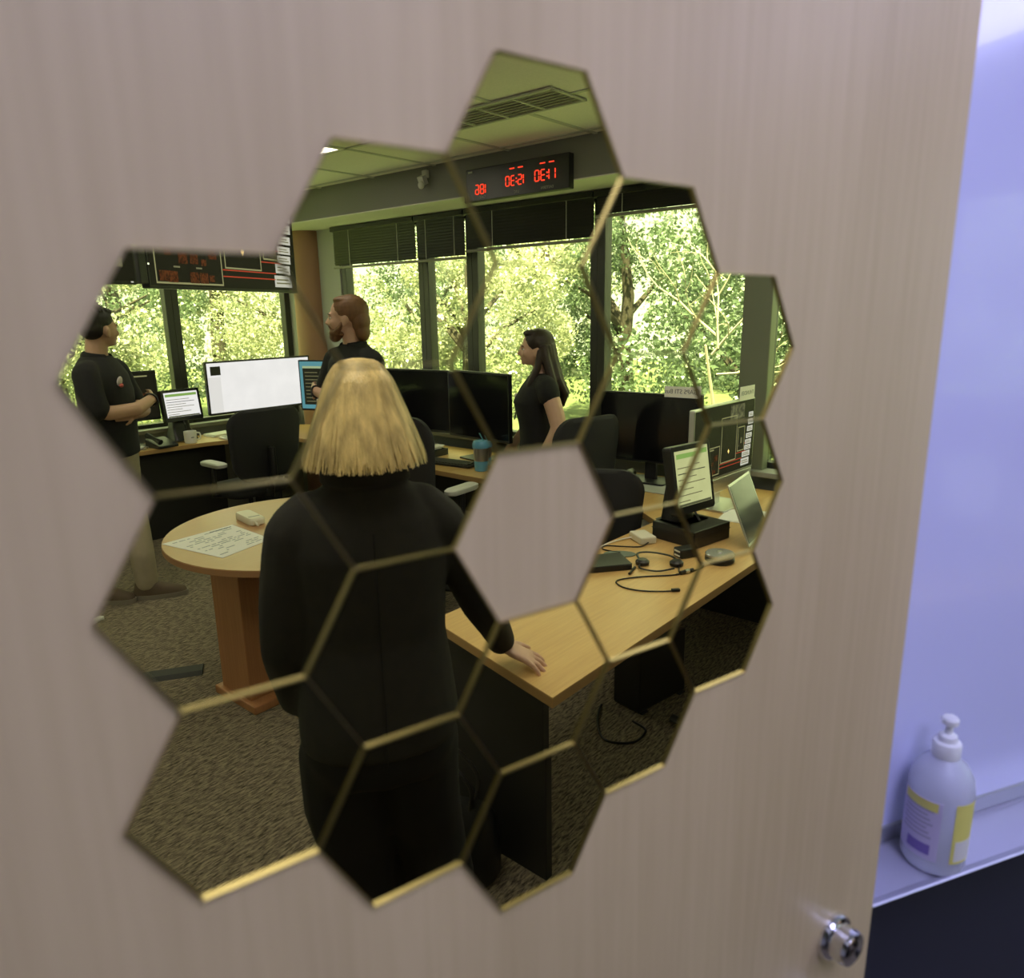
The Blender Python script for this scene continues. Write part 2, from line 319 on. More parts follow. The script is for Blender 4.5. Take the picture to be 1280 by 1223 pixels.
# ---------------------------------------------------------------- door leaf, lock, mirror tiles (real side)
mb = MB(); mb.span((0, 0, 0.008), (0.948, 0.044, 2.11)); door = mb.build('door_1', DOORWOOD, room=False, loc=(-0.452, 0, 0), kind='structure', bevel=0.0015, label='open beech laminate door leaf')
NY = Matrix.Rotation(R(90), 3, 'X')   # local z -> -y
def dl(x, z): return (x+0.452, 0, z)
kx, kz = 0.408, 1.029
mb = MB(); mb.lathe([(0.027, 0), (0.027, 0.004), (0.025, 0.008), (0.0205, 0.010), (0.0205, 0.022), (0.019, 0.027), (0.012, 0.030), (0.001, 0.031)], dl(kx, kz), 32, NY)
lk = mb.build('lock_cylinder', CHROME, door, room=False, smooth=True, label='round chrome lock cylinder')
mb = MB(); mb.box((kx+0.452, -0.0315, kz), (0.002, 0.002, 0.009)); mb.build('keyhole', BLACKM, lk, room=False)
mb = MB(); mb.lathe([(0.028, 0), (0.028, 0.006), (0.024, 0.010), (0.011, 0.012), (0.010, 0.045), (0.001, 0.046)], dl(kx, kz-0.098), 28, NY)
lh = mb.build('handle_rose', CHROME, door, room=False, smooth=True, label='chrome lever handle rose')
mb = MB(); mb.tube([dl(kx, kz-0.098)[:1]+(-0.045, kz-0.098), (kx+0.44, -0.05, kz-0.098), (kx+0.36, -0.052, kz-0.098), (kx+0.33, -0.046, kz-0.098)], [0.009, 0.010, 0.009, 0.008], 12); mb.build('lever', CHROME, lh, room=False, smooth=True)
mirror = thing('hexagon_mirror', 'gold hexagon mirror tiles in a honeycomb ring with an empty middle, stuck on the door', 'mirror', (0, 0, ZC), room=False)
rt = 3**0.5; TT = 0.0030
rng = random.Random(3)
TILT = {}
for q in range(-2, 3):
    for r in range(-2, 3):
        if abs(q+r) > 2 or (q == 0 and r == 0): continue
        cx, cy = lat(1.5*q, rt*(r+q/2)); ss = S*0.994
        hexa = [(ss*math.cos(R(60*k)-DL), ss*math.sin(R(60*k)-DL)) for k in range(6)]
        inn = [(x*(1-0.0002/S), y*(1-0.0002/S)) for x, y in hexa]
        ax = rng.uniform(-1, 1)*0.10; az = rng.uniform(-1, 1)*0.10
        ax, az = TILT.get((q, r), (ax, az))
        dy = lambda x, z: -0.0008 + x*math.tan(R(az)) + z*math.tan(R(ax))
        mb = MB(); vs = [(x, dy(x, z), z) for x, z in inn] + [(x, -0.0001, z) for x, z in inn]
        mb.add(vs, [tuple(range(6)), tuple(range(11, 5, -1))] + [(i+6, (i+1) % 6+6, (i+1) % 6, i) for i in range(6)])
        t = mb.build('mirror_tile', MIRROR, mirror, room=False); t.location = (cx, 0, cy-ZC)
        mb = MB(); vs = []
        for ring, y in ((hexa, -0.0001), (hexa, -TT), (inn, -TT), (inn, -0.0001)): vs += [(x, y, z) for x, z in ring]
        fs = []
        for k in range(4):
            for i in range(6): fs.append((k*6+i, k*6+(i+1) % 6, ((k+1) % 4)*6+(i+1) % 6, ((k+1) % 4)*6+i))
        mb.add(vs, fs); mb.build('cut_edge', GOLDEDGE, t, room=False)
# ---------------------------------------------------------------- whiteboard wall
mb = MB(); mb.span((-0.30, VF+0.001, 0.975), (2.1, VF+0.018, 2.25))
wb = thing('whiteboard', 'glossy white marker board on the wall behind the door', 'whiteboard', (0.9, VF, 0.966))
bm_ = MB(); bm_.span((-1.2, 0.002, 0.03), (1.2, 0.016, 1.30)); bm_.build('board_panel', mat('daylight tinted board enamel', (0.62, 0.63, 0.86), 0.16, coat=0.3), wb)  # white board; the bluish daylight cast is put into the enamel colour
bm_ = MB()
for a, b in (((-1.22, 0, 0.005), (1.22, 0.02, 0.03)), ((-1.22, 0, 1.30), (1.22, 0.02, 1.325)), ((-1.22, 0, 0.03), (-1.2, 0.02, 1.30)), ((1.2, 0, 0.03), (1.22, 0.02, 1.30))): bm_.span(a, b)
bm_.build('frame', mat('anodised frame', (0.45, 0.46, 0.5), 0.35, 0.7), wb, bevel=0.002)
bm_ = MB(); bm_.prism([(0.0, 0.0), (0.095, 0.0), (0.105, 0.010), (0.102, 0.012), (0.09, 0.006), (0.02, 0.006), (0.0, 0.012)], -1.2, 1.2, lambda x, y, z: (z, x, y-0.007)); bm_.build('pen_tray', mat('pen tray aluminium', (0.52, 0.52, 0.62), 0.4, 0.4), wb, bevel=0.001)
mb = MB(); mb.span((-0.45, VF+0.0005, 0.12), (3.6, VF+0.012, 0.952)); mb.build('trim_6', mat('navy black wall panel', (0.018, 0.018, 0.03), 0.7), kind='structure', label='dark navy wall panel under the whiteboard tray')
# sanitizer bottle on the tray
bt = thing('sanitizer_bottle', 'clear pump bottle with a yellow and purple label on the whiteboard tray', 'bottle', (0.668, -0.206, 0.9662), R(20)); bt.scale = (0.86, 0.86, 0.95)
clear = mat('frosted bottle plastic', (0.74, 0.76, 0.86), 0.25, coat=0.2); clear.node_tree.nodes['Principled BSDF'].inputs['Transmission Weight'].default_value = 0.35
bm_ = MB(); bm_.lathe([(0.030, 0), (0.043, 0.003), (0.046, 0.010), (0.0465, 0.125), (0.044, 0.142), (0.034, 0.160), (0.020, 0.171), (0.0175, 0.176), (0.0175, 0.18)], n=40); bm_.build('body', clear, bt, smooth=True)
bm_ = MB(); n = 40
bm_.loft([[(0.0472*math.cos(R(a)), 0.0472*math.sin(R(a)), z) for z in (0.026, 0.122)] for a in range(-10, 191, 5)][::1], False)
lab = MB()
def arc(mbb, a0, a1, z0, z1, rr):
    a0, a1 = 220-a1, 220-a0; st = 8; an = [a0+(a1-a0)*k/st for k in range(st+1)]
    vs = [(rr*math.cos(R(a)), rr*math.sin(R(a)), z) for a in an for z in (z0, z1)] + [((rr-0.0005)*math.cos(R(a)), (rr-0.0005)*math.sin(R(a)), z) for a in an for z in (z0, z1)]
    m = 2*(st+1); fs = []
    for k in range(st):
        i = 2*k; fs += [(i, i+2, i+3, i+1), (m+i+1, m+i+3, m+i+2, m+i), (i+1, i+3, m+i+3, m+i+1), (m+i, m+i+2, i+2, i)]
    mbb.add(vs, fs)
arc(lab, 20, 105, 0.026, 0.120, 0.0472); lb = lab.build('label_front', mat('lavender label', (0.55, 0.50, 0.66), 0.5), bt, smooth=True)
for k in range(7):
    q = MB(); arc(q, 32+3*(k % 2), 92-5*(k % 3), 0.060+0.007*k, 0.0625+0.007*k, 0.0476); q.build('print_line', mat('label grey print', (0.34, 0.32, 0.42), 0.6), lb)
q = MB(); arc(q, 28, 98, 0.098+0.006, 0.118, 0.0475); q.build('print_band', mat('label yellow', (0.72, 0.66, 0.16), 0.5), lb)
q = MB(); arc(q, 48, 92, 0.034, 0.050, 0.0476); q.build('print_mark', mat('label purple', (0.20, 0.14, 0.42), 0.5), lb)
lab = MB(); arc(lab, 128, 178, 0.026, 0.120, 0.0472); lb2 = lab.build('label_back', mat('label yellow', (0.72, 0.66, 0.16)), bt, smooth=True)
q = MB(); arc(q, 134, 172, 0.03, 0.062, 0.0476); q.build('print_band', mat('label pale print', (0.70, 0.68, 0.62), 0.5), lb2)
bm_ = MB(); bm_.lathe([(0.0195, 0.172), (0.0205, 0.174), (0.0205, 0.192), (0.0195, 0.194), (0.014, 0.196), (0.013, 0.204), (0.006, 0.206), (0.005, 0.222)], n=28); bm_.build('pump_collar', WHITE, bt, smooth=True)
bm_ = MB(); bm_.lathe([(0.0055, 0.218), (0.012, 0.222), (0.0125, 0.229), (0.010, 0.232), (0.001, 0.233)], n=24); bm_.tube([(0, 0, 0.226), (0.008, -0.010, 0.226), (0.013, -0.017, 0.223)], [0.006, 0.005, 0.004], 10); bm_.build('pump_head', WHITE, bt, smooth=True)
# ---------------------------------------------------------------- outside
mb = MB(); mb.span((3.78, -14, -0.7), (30, 32, -0.6)); mb.span((-14, 5.92, -0.7), (3.78, 32, -0.6)); mb.build('ground', mat('mown grass', (0.12, 0.16, 0.07), 0.95, noise=0.4, scale=3), kind='structure', label='grass outside the windows')
LEAF = [leafmat('bright maple leaf', (0.54, 0.545, 0.43), (0.17, 0.20, 0.125)), leafmat('deep green leaf', (0.15, 0.21, 0.14), (0.035, 0.065, 0.035))]
BARK = mat('tree bark', (0.045, 0.038, 0.03), 0.9, noise=0.4, scale=10, bump=0.5, bscale=40)
def crown(seed, n, rx, rz, zc, size):
    rg = random.Random(seed); mb = MB(); cl = []
    for k in range(38):
        a = rg.uniform(0, 2*PI); s_ = rg.uniform(-1, 1); rr = rg.uniform(0.45, 1.05)
        c = math.sqrt(1-s_*s_); cl.append((Vector((rx*rr*c*math.cos(a), rx*rr*c*math.sin(a), zc+rz*rr*s_)), rg.uniform(0.26, 0.56)))
    vs = []; fs = []
    for k in range(n):
        c, cr_ = cl[rg.randrange(len(cl))]
        d = Vector((rg.gauss(0, 1), rg.gauss(0, 1), rg.gauss(0, 1))).normalized()*cr_*rg.uniform(0.5, 1.0)**0.5
        pnt = c + d; pnt.z = max(pnt.z, 0.05)
        nrm = (Vector((rg.gauss(0, 1), rg.gauss(0, 1), rg.gauss(0, 1)+0.6))).normalized()
        t = nrm.orthogonal().normalized(); t = Matrix.Rotation(rg.uniform(0, 6.28), 3, nrm) @ t; b = nrm.cross(t); s2 = size*rg.uniform(0.6, 1.3)
        i = len(vs); vs += [pnt - t*s2, pnt + b*s2*0.55 + nrm*s2*0.12, pnt + t*s2, pnt - b*s2*0.55 + nrm*s2*0.12]; fs.append((i, i+1, i+2, i+3))
    mb.add(vs, fs); return mb
def tree(seed, loc, sc, m, label, size=0.034, n=19000, src=None):
    if src:
        o = dup(src, loc, seed*1.3, label, 'trees outside the windows'); o.scale = (sc, sc, sc); return o
    o = thing('leafy_tree', label, 'tree', loc, 0, 'trees outside the windows'); o.scale = (sc, sc, sc)
    crown(seed, n, 1.5, 1.75, 1.75, size).build('crown', m, o, kind='stuff')
    t = MB(); t.tube([(0, 0, 0), (0.05, 0.02, 0.9), (0.02, -0.04, 1.9), (0.1, 0.05, 3.0)], [0.14, 0.11, 0.09, 0.04], 10)
    rg = random.Random(seed+50)
    for k in range(6):
        a = rg.uniform(0, 6.28); z = rg.uniform(0.9, 2.3); t.tube([(0.03, 0, z), (0.6*math.cos(a), 0.6*math.sin(a), z+0.5), (1.2*math.cos(a), 1.2*math.sin(a), z+0.8)], [0.05, 0.03, 0.012], 6)
    t.build('trunk', BARK, o, smooth=True); return o
tA = tree(1, (7.5, 7.2, -0.5), 1.0, LEAF[0], 'bright green tree outside, behind the narrow window and the man with the beard')
tB = tree(2, (7.3, 2.9, -0.5), 1.0, LEAF[1], 'deep green tree outside the wide window at the right')
for (sd_, l, s_, src, lbl) in ((4, (7.5, 11.6, -0.5), 1.0, tA, 'bright green tree outside the window nearest the round column'), (3, (7.3, -1.5, -0.5), 1.0, tB, 'deep green tree outside beyond the wide window post'), (8, (3.1, 10.3, -0.5), 1.0, tA, 'bright tree outside the far windows behind the televisions'),
    (10, (-1.4, 10.3, -0.5), 1.0, tA, 'bright tree outside at the far left window'), (6, (12.6, 7.6, -0.6), 1.35, tB, 'tall dark tree in the second row outside the narrow window'), (7, (12.6, 1.8, -0.6), 1.3, tB, 'tall deep green tree behind the bare branches'), (5, (12.6, 13.6, -0.6), 1.35, tB, 'tall dark tree in the second row beyond the corner'),
    (11, (6.6, 17.0, -0.6), 1.35, tB, 'tall dark tree in the second row beyond the round column'), (12, (0.6, 15.4, -0.6), 1.35, tB, 'tall dark tree in the second row beyond the far windows'), (13, (20.5, 7.0, -0.8), 2.0, tB, 'large dark tree in the last row behind the right windows'), (14, (20.5, 16.0, -0.8), 2.0, tA, 'large bright tree in the last row beyond the corner'), (15, (11.6, 22.0, -0.8), 2.0, tA, 'large bright tree in the last row beyond the column'), (16, (2.6, 23.0, -0.8), 2.0, tA, 'large bright tree in the last row beyond the far windows')):
    tree(sd_, l, s_, None, lbl, src=src)
# bare branches in front of the dark foliage
bb = thing('bare_branch', 'pale bare dead branches outside the wide window', 'branch', (5.1, 2.12, -0.5))
mb = MB(); rg = random.Random(12)
def twig(p, d, L, r, depth):
    pts = [p]; 
    for k in range(3):
        d = (d + Vector((rg.uniform(-.25, .25), rg.uniform(-.35, .35), rg.uniform(-.2, .25)))).normalized(); pts.append(pts[-1] + d*L/3)
    mb.tube(pts, [r, r*0.8, r*0.65, r*0.45], 5)
    if depth:
        for k in range(3): twig(pts[1+k % 3], (d + Vector((rg.uniform(-.6, .6), rg.uniform(-1, 1), rg.uniform(-.5, .8)))).normalized(), L*0.62, r*0.55, depth-1)
twig(Vector((0, 0, 0)), Vector((0, 0.1, 1)), 2.0, 0.022, 0)
twig(Vector((0, 0.15, 1.85)), Vector((0, -0.6, 0.6)), 0.6, 0.010, 2); twig(Vector((0, 0.12, 2.0)), Vector((0, 0.7, 0.5)), 0.6, 0.010, 2); twig(Vector((0, 0.1, 1.7)), Vector((0, -0.8, -0.1)), 0.55, 0.009, 2); twig(Vector((0, 0.1, 1.9)), Vector((0, 0.1, 0.9)), 0.6, 0.010, 2)
mb.build('twigs', mat('pale dead bark', (0.50, 0.44, 0.38), 0.9), bb, smooth=True)
# ================================================================ FIXTURES
LAMPM = emis('troffer diffuser glow', LAMP, LAMP_E)
def troffer(i, j, label):
    a, b = u0+i*g, v0+j*g; t = thing('ceiling_light', label, 'ceiling light', (a+g/2, b+g, ZCE), 0, 'ceiling troffers')
    f = MB()
    for p0, p1 in (((-g/2+0.006, -g+0.006), (-g/2+0.03, g-0.006)), ((g/2-0.03, -g+0.006), (g/2-0.006, g-0.006)), ((-g/2+0.03, -g+0.006), (g/2-0.03, -g+0.03)), ((-g/2+0.03, g-0.03), (g/2-0.03, g-0.006))): f.span((*p0, -0.004), (*p1, 0.02))
    f.build('frame', WHITE, t)
    f = MB(); f.span((-g/2+0.03, -g+0.03, 0.002), (g/2-0.03, g-0.03, 0.012)); f.build('diffuser', LAMPM, t)
troffer(4, 6, 'ceiling light panel in front of the far soffit, above the man with the beard')
troffer(1, 6, 'ceiling light panel above the man with folded arms at left')
troffer(1, 1, 'ceiling light panel near the door, above the blond woman')
troffer(4, 1, 'ceiling light panel above the near desk with the headset')
# return air grille
t = thing('air_vent', 'dark long ceiling vent grille with pale dividing bars', 'vent', (2.485, 2.35, ZCE-0.003))
f = MB(); f.span((-0.125, -0.56, 0.0), (0.125, 0.56, 0.004)); f.build('grille_back', mat('vent dark mesh', (0.36, 0.37, 0.31), 0.7, noise=0.3, scale=60), t)
for k in range(6):
    f = MB(); f.span((-0.125, -0.56+k*0.2208-0.006, -0.006), (0.125, -0.56+k*0.2208+0.006, 0.001)); f.build('divider_bar', TBAR, t)
for s_ in (-1, 1):
    f = MB(); f.span((s_*0.125-0.008, -0.566, -0.006), (s_*0.125+0.008, 0.566, 0.003)); f.build('edge_rail', TBAR, t)
for k in range(5):
    f = MB()
    for q in range(7): f.box((-0.105+q*0.035, -0.56+0.1104+k*0.2208, -0.001), (0.003, 0.2, 0.010), M=Matrix.Rotation(R(35), 3, 'Y'))
    f.build('louvres', mat('vent louvre', (0.40, 0.41, 0.34), 0.5), t, kind='stuff')
# small sensor on the soffit
t = thing('motion_sensor', 'small white swivel sensor on the soffit left of the clock', 'sensor', (3.19, 3.42, 2.5))
f = MB(); f.box((-0.008, 0, 0.085), (0.03, 0.045, 0.05)); f.build('bracket', LGREY, t, bevel=0.006)
f = MB(); f.box((-0.035, 0, 0.045), (0.035, 0.05, 0.055), M=Matrix.Rotation(R(-25), 3, 'Y')); f.ell((-0.05, 0, 0.015), (0.018, 0.024, 0.025)); f.build('head', LGREY, t, smooth=True)
# blinds
def blind(name, a, b, zb, label):
    t = thing('venetian_blind', label, 'blind', (UR_-0.055, (a+b)/2, 2.41), 0, 'black venetian blinds'); h = (b-a)/2-0.01
    f = MB(); f.span((-0.03, -h, -0.035), (0.03, h, 0.0)); f.build('head_rail', BLIND, t, bevel=0.003)
    f = MB(); nsl = max(6, int((2.375-zb)/0.021))
    for k in range(nsl):
        z = -0.045 - (2.365-zb)*k/nsl; f.box((0, 0, z), (0.026, 2*h-0.01, 0.0014), M=Matrix.Rotation(R(62), 3, 'Y'))
    f.build('slats', BLIND, t, kind='stuff')
    f = MB(); f.span((-0.014, -h, zb-2.41-0.018), (0.014, h, zb-2.41)); f.build('bottom_rail', mat('blind bottom rail', (0.20, 0.20, 0.16), 0.4), t, bevel=0.003)
    for q in (-0.62, 0.55):
        f = MB(); f.tube([(-0.017, q*h, -0.03), (-0.017, q*h, zb-2.41)], 0.0022, 6); f.build('ladder_cord', LGREY, t)
blind('b', 3.975, 5.0, 2.10, 'black blind half lowered in the window nearest the round column')
blind('b', 3.465, 3.985, 2.10, 'black blind in the narrow window behind the big black monitors')
blind('b', 2.39, 3.475, 2.14, 'black blind under the red digit clock')
blind('b', 1.39, 2.40, 2.27, 'black blind drawn up in the wide window at the right')
# wall clock with three red digit groups (day of year, two time zones)
ck = thing('digital_clock', 'long black clock with red digits on the soffit', 'clock', (3.185, 2.66, 2.46))
W_, H_ = 0.78, 0.185
f = MB(); f.span((-0.035, -W_/2, -H_/2), (0.012, W_/2, H_/2)); f.build('case', BLACKP, ck, bevel=0.004)
RED = emis('red led digit', (1.0, 0.06, 0.05), 1.7)
SEG = {'0': 'abcdef', '1': 'bc', '3': 'abcdg', '5': 'acdfg', '6': 'acdefg', '8': 'abcdefg'}
def digits(txt, yc, zc, hgt):
    wd = hgt*0.52; gap = hgt*0.26; wid = sum(gap*0.9 if c == ':' else wd+gap for c in txt)-gap
    # mirrored coordinates: the reader's left is the smaller v
    y = yc - wid/2; f = MB(); t_ = hgt*0.11; x0 = -0.0385
    for c in txt:
        if c == ':':
            for zz in (-0.18, 0.18): f.box((x0, y-gap*0.1, zc+zz*hgt), (0.003, t_*1.2, t_*1.2))
            y += gap*0.9; continue
        yl, yr = y, y+wd
        for s_ in SEG[c]:
            if s_ in 'adg': f.box((x0, (yl+yr)/2, zc+{'a': .5, 'g': 0, 'd': -.5}[s_]*hgt), (0.003, wd*0.8, t_))
            else: f.box((x0, yr if s_ in 'bc' else yl, zc+(.25 if s_ in 'bf' else -.25)*hgt), (0.003, t_, hgt*0.40))
        y += wd+gap
    f.build('digit_group', RED, ck, kind='stuff')

digits('186', 0.255, -0.028, 0.052); digits('15:30', -0.015, -0.008, 0.052); digits('11:30', -0.24, -0.004, 0.056)
for yc in (-0.015, -0.24):
    for d in (-0.032, 0.032): f = MB(); f.box((-0.0385, yc+d, 0.058), (0.003, 0.036, 0.006)); f.build('dash_mark', RED, ck)
CKL = mat('clock lettering', (0.35, 0.36, 0.33), 0.6)
for txt, yc, sz in (('DAY', 0.255, 0.024), ('UTC', -0.015, 0.02), ('EASTERN', -0.24, 0.022)): lettering(txt, sz, (-0.0375, yc, -0.072), (0, -1, 0), (0, 0, 1), (-1, 0, 0), 'lettering', CKL, ck)
f = MB(); f.box((-0.0375, 0.35, 0.075), (0.002, 0.035, 0.010)); f.build('maker_plate', CKL, ck)
# ================================================================ FURNITURE
DZ = 0.74
def desk(name, label, poly, legs, loc, edge=True):
    t = thing(name, label, 'desk', (loc[0], loc[1], 0)); q = [(x-loc[0], y-loc[1]) for x, y in poly]
    f = MB(); f.prism(q, DZ-0.003, DZ); f.build('worktop', DESK, t)
    f = MB(); f.prism(q, DZ-0.032, DZ-0.003); f.build('edge_band', DESKEDGE, t, bevel=0.002)
    for (a, b) in legs:
        f = MB(); f.span((a[0]-loc[0], a[1]-loc[1], 0.0), (b[0]-loc[0], b[1]-loc[1], DZ-0.033)); f.build('panel', DARKPANEL, t, bevel=0.003)
    return t
near_desk = desk('peninsula_desk', 'beech peninsula desk with a sharp corner beside the blond woman', [(1.02, 0.76), (2.62, 0.76), (3.0, 0.62), (3.50, 0.62), (3.50, 2.05), (3.32, 2.0), (3.05, 1.70), (2.72, 1.52), (2.60, 1.36), (1.16, 1.36)], [((1.16, 0.90), (1.19, 1.34)), ((3.42, 0.66), (3.45, 1.95))], (2.2, 1.1))
mid_desk = desk('window_desk', 'beech desk along the window under the two big black monitors', [(2.82, 2.60), (2.92, 2.60), (3.02, 2.86), (3.50, 2.86), (3.50, 4.24), (2.86, 4.24)], [((3.05, 2.90), (3.4, 2.93)), ((2.95, 4.16), (3.4, 4.19)), ((3.2, 2.93), (3.22, 4.16))], (3.15, 3.4))
far_desk = desk('corner_desk', 'beech corner desk below the far windows with the wide white monitor', [(0.7, 5.30), (2.10, 5.30), (2.46, 5.27), (2.66, 5.20), (2.98, 4.92), (3.02, 4.27), (3.50, 4.27), (3.50, 5.38), (3.26, 5.66), (0.7, 5.66)], [((0.9, 5.42), (2.66, 5.44)), ((0.75, 5.35), (0.78, 5.64)), ((2.96, 5.1), (2.98, 5.5))], (2.2, 5.45))
# round meeting table
rtab = thing('round_table', 'round cherry table with a box pedestal between the desks', 'table', (1.53, 2.62, 0))
f = MB(); n = 64
f.lathe([(0.60, DZ-0.004), (0.60, DZ)], n=n); f.build('table_top', TABLETOP, rtab, smooth=True)
f = MB(); f.lathe([(0.585, DZ-0.034), (0.602, DZ-0.028), (0.602, DZ-0.004)], n=n); f.build('edge_band', mat('cherry edge band', (0.36, 0.18, 0.08), 0.4), rtab, smooth=True)
f = MB(); f.span((-0.40, -0.10, 0.04), (0.40, 0.14, DZ-0.035)); f.build('pedestal', CHERRY, rtab, bevel=0.004)
f = MB(); f.span((-0.42, -0.16, 0.0), (0.42, 0.18, 0.04)); f.build('plinth', CHERRY, rtab, bevel=0.006)
# floor cord cover
f = MB(); f.prism([(-0.06, 0), (0.06, 0), (0.035, 0.016), (-0.035, 0.016)], -0.55, 0.36, lambda x, y, z: (z, x, y)); cc = f.build('cord_cover', mat('black rubber', (0.03, 0.03, 0.03), 0.7), loc=(0.88, 3.25, 0), phi=R(-32), label='black rubber cord cover on the carpet left of the round table', cat='cord cover')
# ---------------------------------------------------------------- office chairs
def make_chair(label, loc, phi, arms=True, bw=0.47, bh=0.50, armmat=None):
    """sitter faces local +y"""
    t = thing('office_chair', label, 'chair', loc, phi, 'black office chairs')
    f = MB(); f.loft([[(x*k, y*k+0.02, z) for x, y in rrect(0.49, 0.47, 0.12, 6)] for k, z in ((0.90, 0.43), (1.0, 0.455), (1.0, 0.485), (0.94, 0.505), (0.6, 0.512))]); f.build('seat', FABRIC, t, smooth=True, ang=60)
    f = MB(); rings = []
    for k, off in ((0.92, -0.022), (1.0, -0.012), (1.0, 0.012), (0.93, 0.026)):
        r_ = []
        for x, z in rrect(bw, bh, 0.12, 7):
            tz = (z+bh/2)/bh; ww = 0.80+0.20*min(1, tz*2.2); xx = x*k*ww; r_.append((xx, -0.235 - 0.05*tz + 0.25*xx*xx*2 + off, 0.82 + z*k))
        rings.append(r_)
    f.loft(rings); bk = f.build('backrest', FABRIC, t, smooth=True, ang=60)
    f = MB(); f.tube([(0, -0.10, 0.44), (0, -0.27, 0.45), (0, -0.29, 0.60), (0, -0.285, 0.80)], 0.022, 10, flat=1.8); f.build('back_support', BLACKP, t, smooth=True)
    if arms:
        for s_ in (-1, 1):
            f = MB(); f.tube([(s_*0.20, 0.0, 0.44), (s_*0.29, 0.0, 0.45), (s_*0.30, -0.01, 0.58), (s_*0.29, 0, 0.68)], 0.016, 10); pst = f.build('arm_post', BLACKP, t, smooth=True)
            f = MB(); f.loft([[(s_*0.285+x*k, y*k, z) for x, y in rrect(0.085, 0.26, 0.035, 5)] for k, z in ((0.9, 0.675), (1, 0.683), (1, 0.70), (0.85, 0.708))]); f.build('arm_pad', armmat or GREY, t, smooth=True)
    f = MB(); f.tube([(0, 0, 0.09), (0, 0, 0.26)], 0.028, 14); f.tube([(0, 0, 0.26), (0, 0, 0.43)], 0.016, 12); f.build('gas_column', BLACKM, t, smooth=True)
    for k in range(5):
        a = R(90+72*k); d = Vector((math.cos(a), math.sin(a), 0))
        f = MB(); f.tube([Vector((0, 0, 0.11)), d*0.15 + Vector((0, 0, 0.10)), d*0.30 + Vector((0, 0, 0.075))], [0.03, 0.022, 0.015], 8); lg = f.build('leg', BLACKP, t, smooth=True)
        f = MB(); Mx = Matrix.Rotation(a, 3, 'Z') @ Matrix.Rotation(R(90), 3, 'X'); f.lathe([(0.012, -0.02), (0.028, -0.016), (0.028, 0.016), (0.012, 0.02)], d*0.30 + Vector((0, 0, 0.028)), 14, Mx); f.build('caster', BLACKP, lg, smooth=True)
    return t
ch0 = make_chair('black office chair with grey arm pads in front of the wide white monitor', (2.43, 4.64, 0), R(2), True, 0.58, 0.52, LGREY)
for (l, ph, sz, lbl) in (((2.47, 2.76, 0), R(-84), 1.10, 'black office chair between the blond woman and the blue tumbler'), ((2.96, 2.20, 0), R(-8), 1.07, 'black office chair below the long haired woman, in front of the window'), ((2.63, 1.75, 0), R(-64), 0.93, 'low black office chair behind the near desk, left of the black monitor')):
    c_ = dup(ch0, l, ph, lbl, 'black office chairs'); c_.scale = (0.86 if sz > 1 else 1, 1, sz)
# ================================================================ SCREENS
def tilt(a): return Matrix.Rotation(a, 4, 'X')
def slab(w_, h_, d_, r_=0.008): 
    f = MB(); f.prism(rrect(w_, h_, r_, 3), -d_/2, d_/2, lambda x, y, z: (x, z, y+h_/2)); return f
def monitor(label, loc, phi, w_, h_, z0, scr, bezel=0.012, case=BLACKP, stand='foot', group='desk monitors', pitch=0.0):
    """viewer's side is local -y; local x runs to the right of the mirrored view; z0 = height of the lower edge above the desk"""
    t = thing('monitor', label, 'monitor', (loc[0], loc[1], DZ), phi, group); T = Matrix.Translation((0, 0, z0)) @ Matrix.Rotation(pitch, 4, 'X')
    f = slab(w_, h_, 0.03).xf(T); f.build('case', case, t, bevel=0.003)
    f = MB(); f.span((-w_/2+bezel, -0.0165, bezel+0.004), (w_/2-bezel, -0.0148, h_-bezel)); f.xf(T); sc = f.build('screen', scr, t)
    f = MB(); f.span((-0.035, 0.012, 0.0), (0.035, 0.04, z0+h_*0.45)); f.build('stand', BLACKM if case is BLACKP else SILVER, t, bevel=0.004)
    f = MB(); f.prism(rrect(0.26, 0.19, 0.02, 3), 0.0, 0.010); f.build('foot', BLACKM if case is BLACKP else SILVER, t, bevel=0.002)
    return t, sc, T
def patch(par, x0, x1, z0, z1, m, y=-0.0172, T=None, name='screen_panel', th=0.0006):
    f = MB(); f.span((x0, y-th, z0), (x1, y, z1))
    if T: f.xf(T)
    return f.build(name, m, par)
WHITES = emis('white screen', (1.0, 1.06, 2.4), 1.0, 0.06, 6); BLUES = emis('light blue screen', (0.16, 0.50, 1.3), 0.65); DARKS = emis('dark window screen', (0.03, 0.035, 0.04), 0.5)
PALES = emis('pale form screen', (0.80, 0.90, 0.95), 0.75, 0.10, 14); NOIR = emis('black dashboard screen', (0.012, 0.012, 0.014), 0.9)
LINEW = emis('white dashboard line', (0.55, 0.58, 0.6), 0.55); LINER = emis('red dashboard line', (0.75, 0.10, 0.10), 0.6); BOXW = emis('white dashboard box', (0.80, 0.85, 1.6), 0.75); TXTG = emis('grey dashboard text', (0.30, 0.31, 0.35), 0.6)
ORG = emis('orange plot', (0.40, 0.12, 0.08), 0.30, 0.85, 90); STAR = emis('bright star', (1.0, 0.75, 0.5), 2.0); GALX = emis('spiral galaxy picture', (0.34, 0.36, 0.42), 0.5, 0.8, 40)
GREEN = emis('green form band', (0.35, 0.65, 0.35), 0.7)
t, sc, T = monitor('wide monitor with a white screen and a small dark window on the far desk', (2.99, 5.33), 0, 0.96, 0.425, 0.195, WHITES, 0.014)
patch(sc, -0.44, -0.355, 0.315, 0.385, DARKS, T=T); patch(sc, -0.466, -0.36, 0.02, 0.30, emis('pale side bar', (0.90, 0.95, 2.1), 0.95), T=T, y=-0.0169)
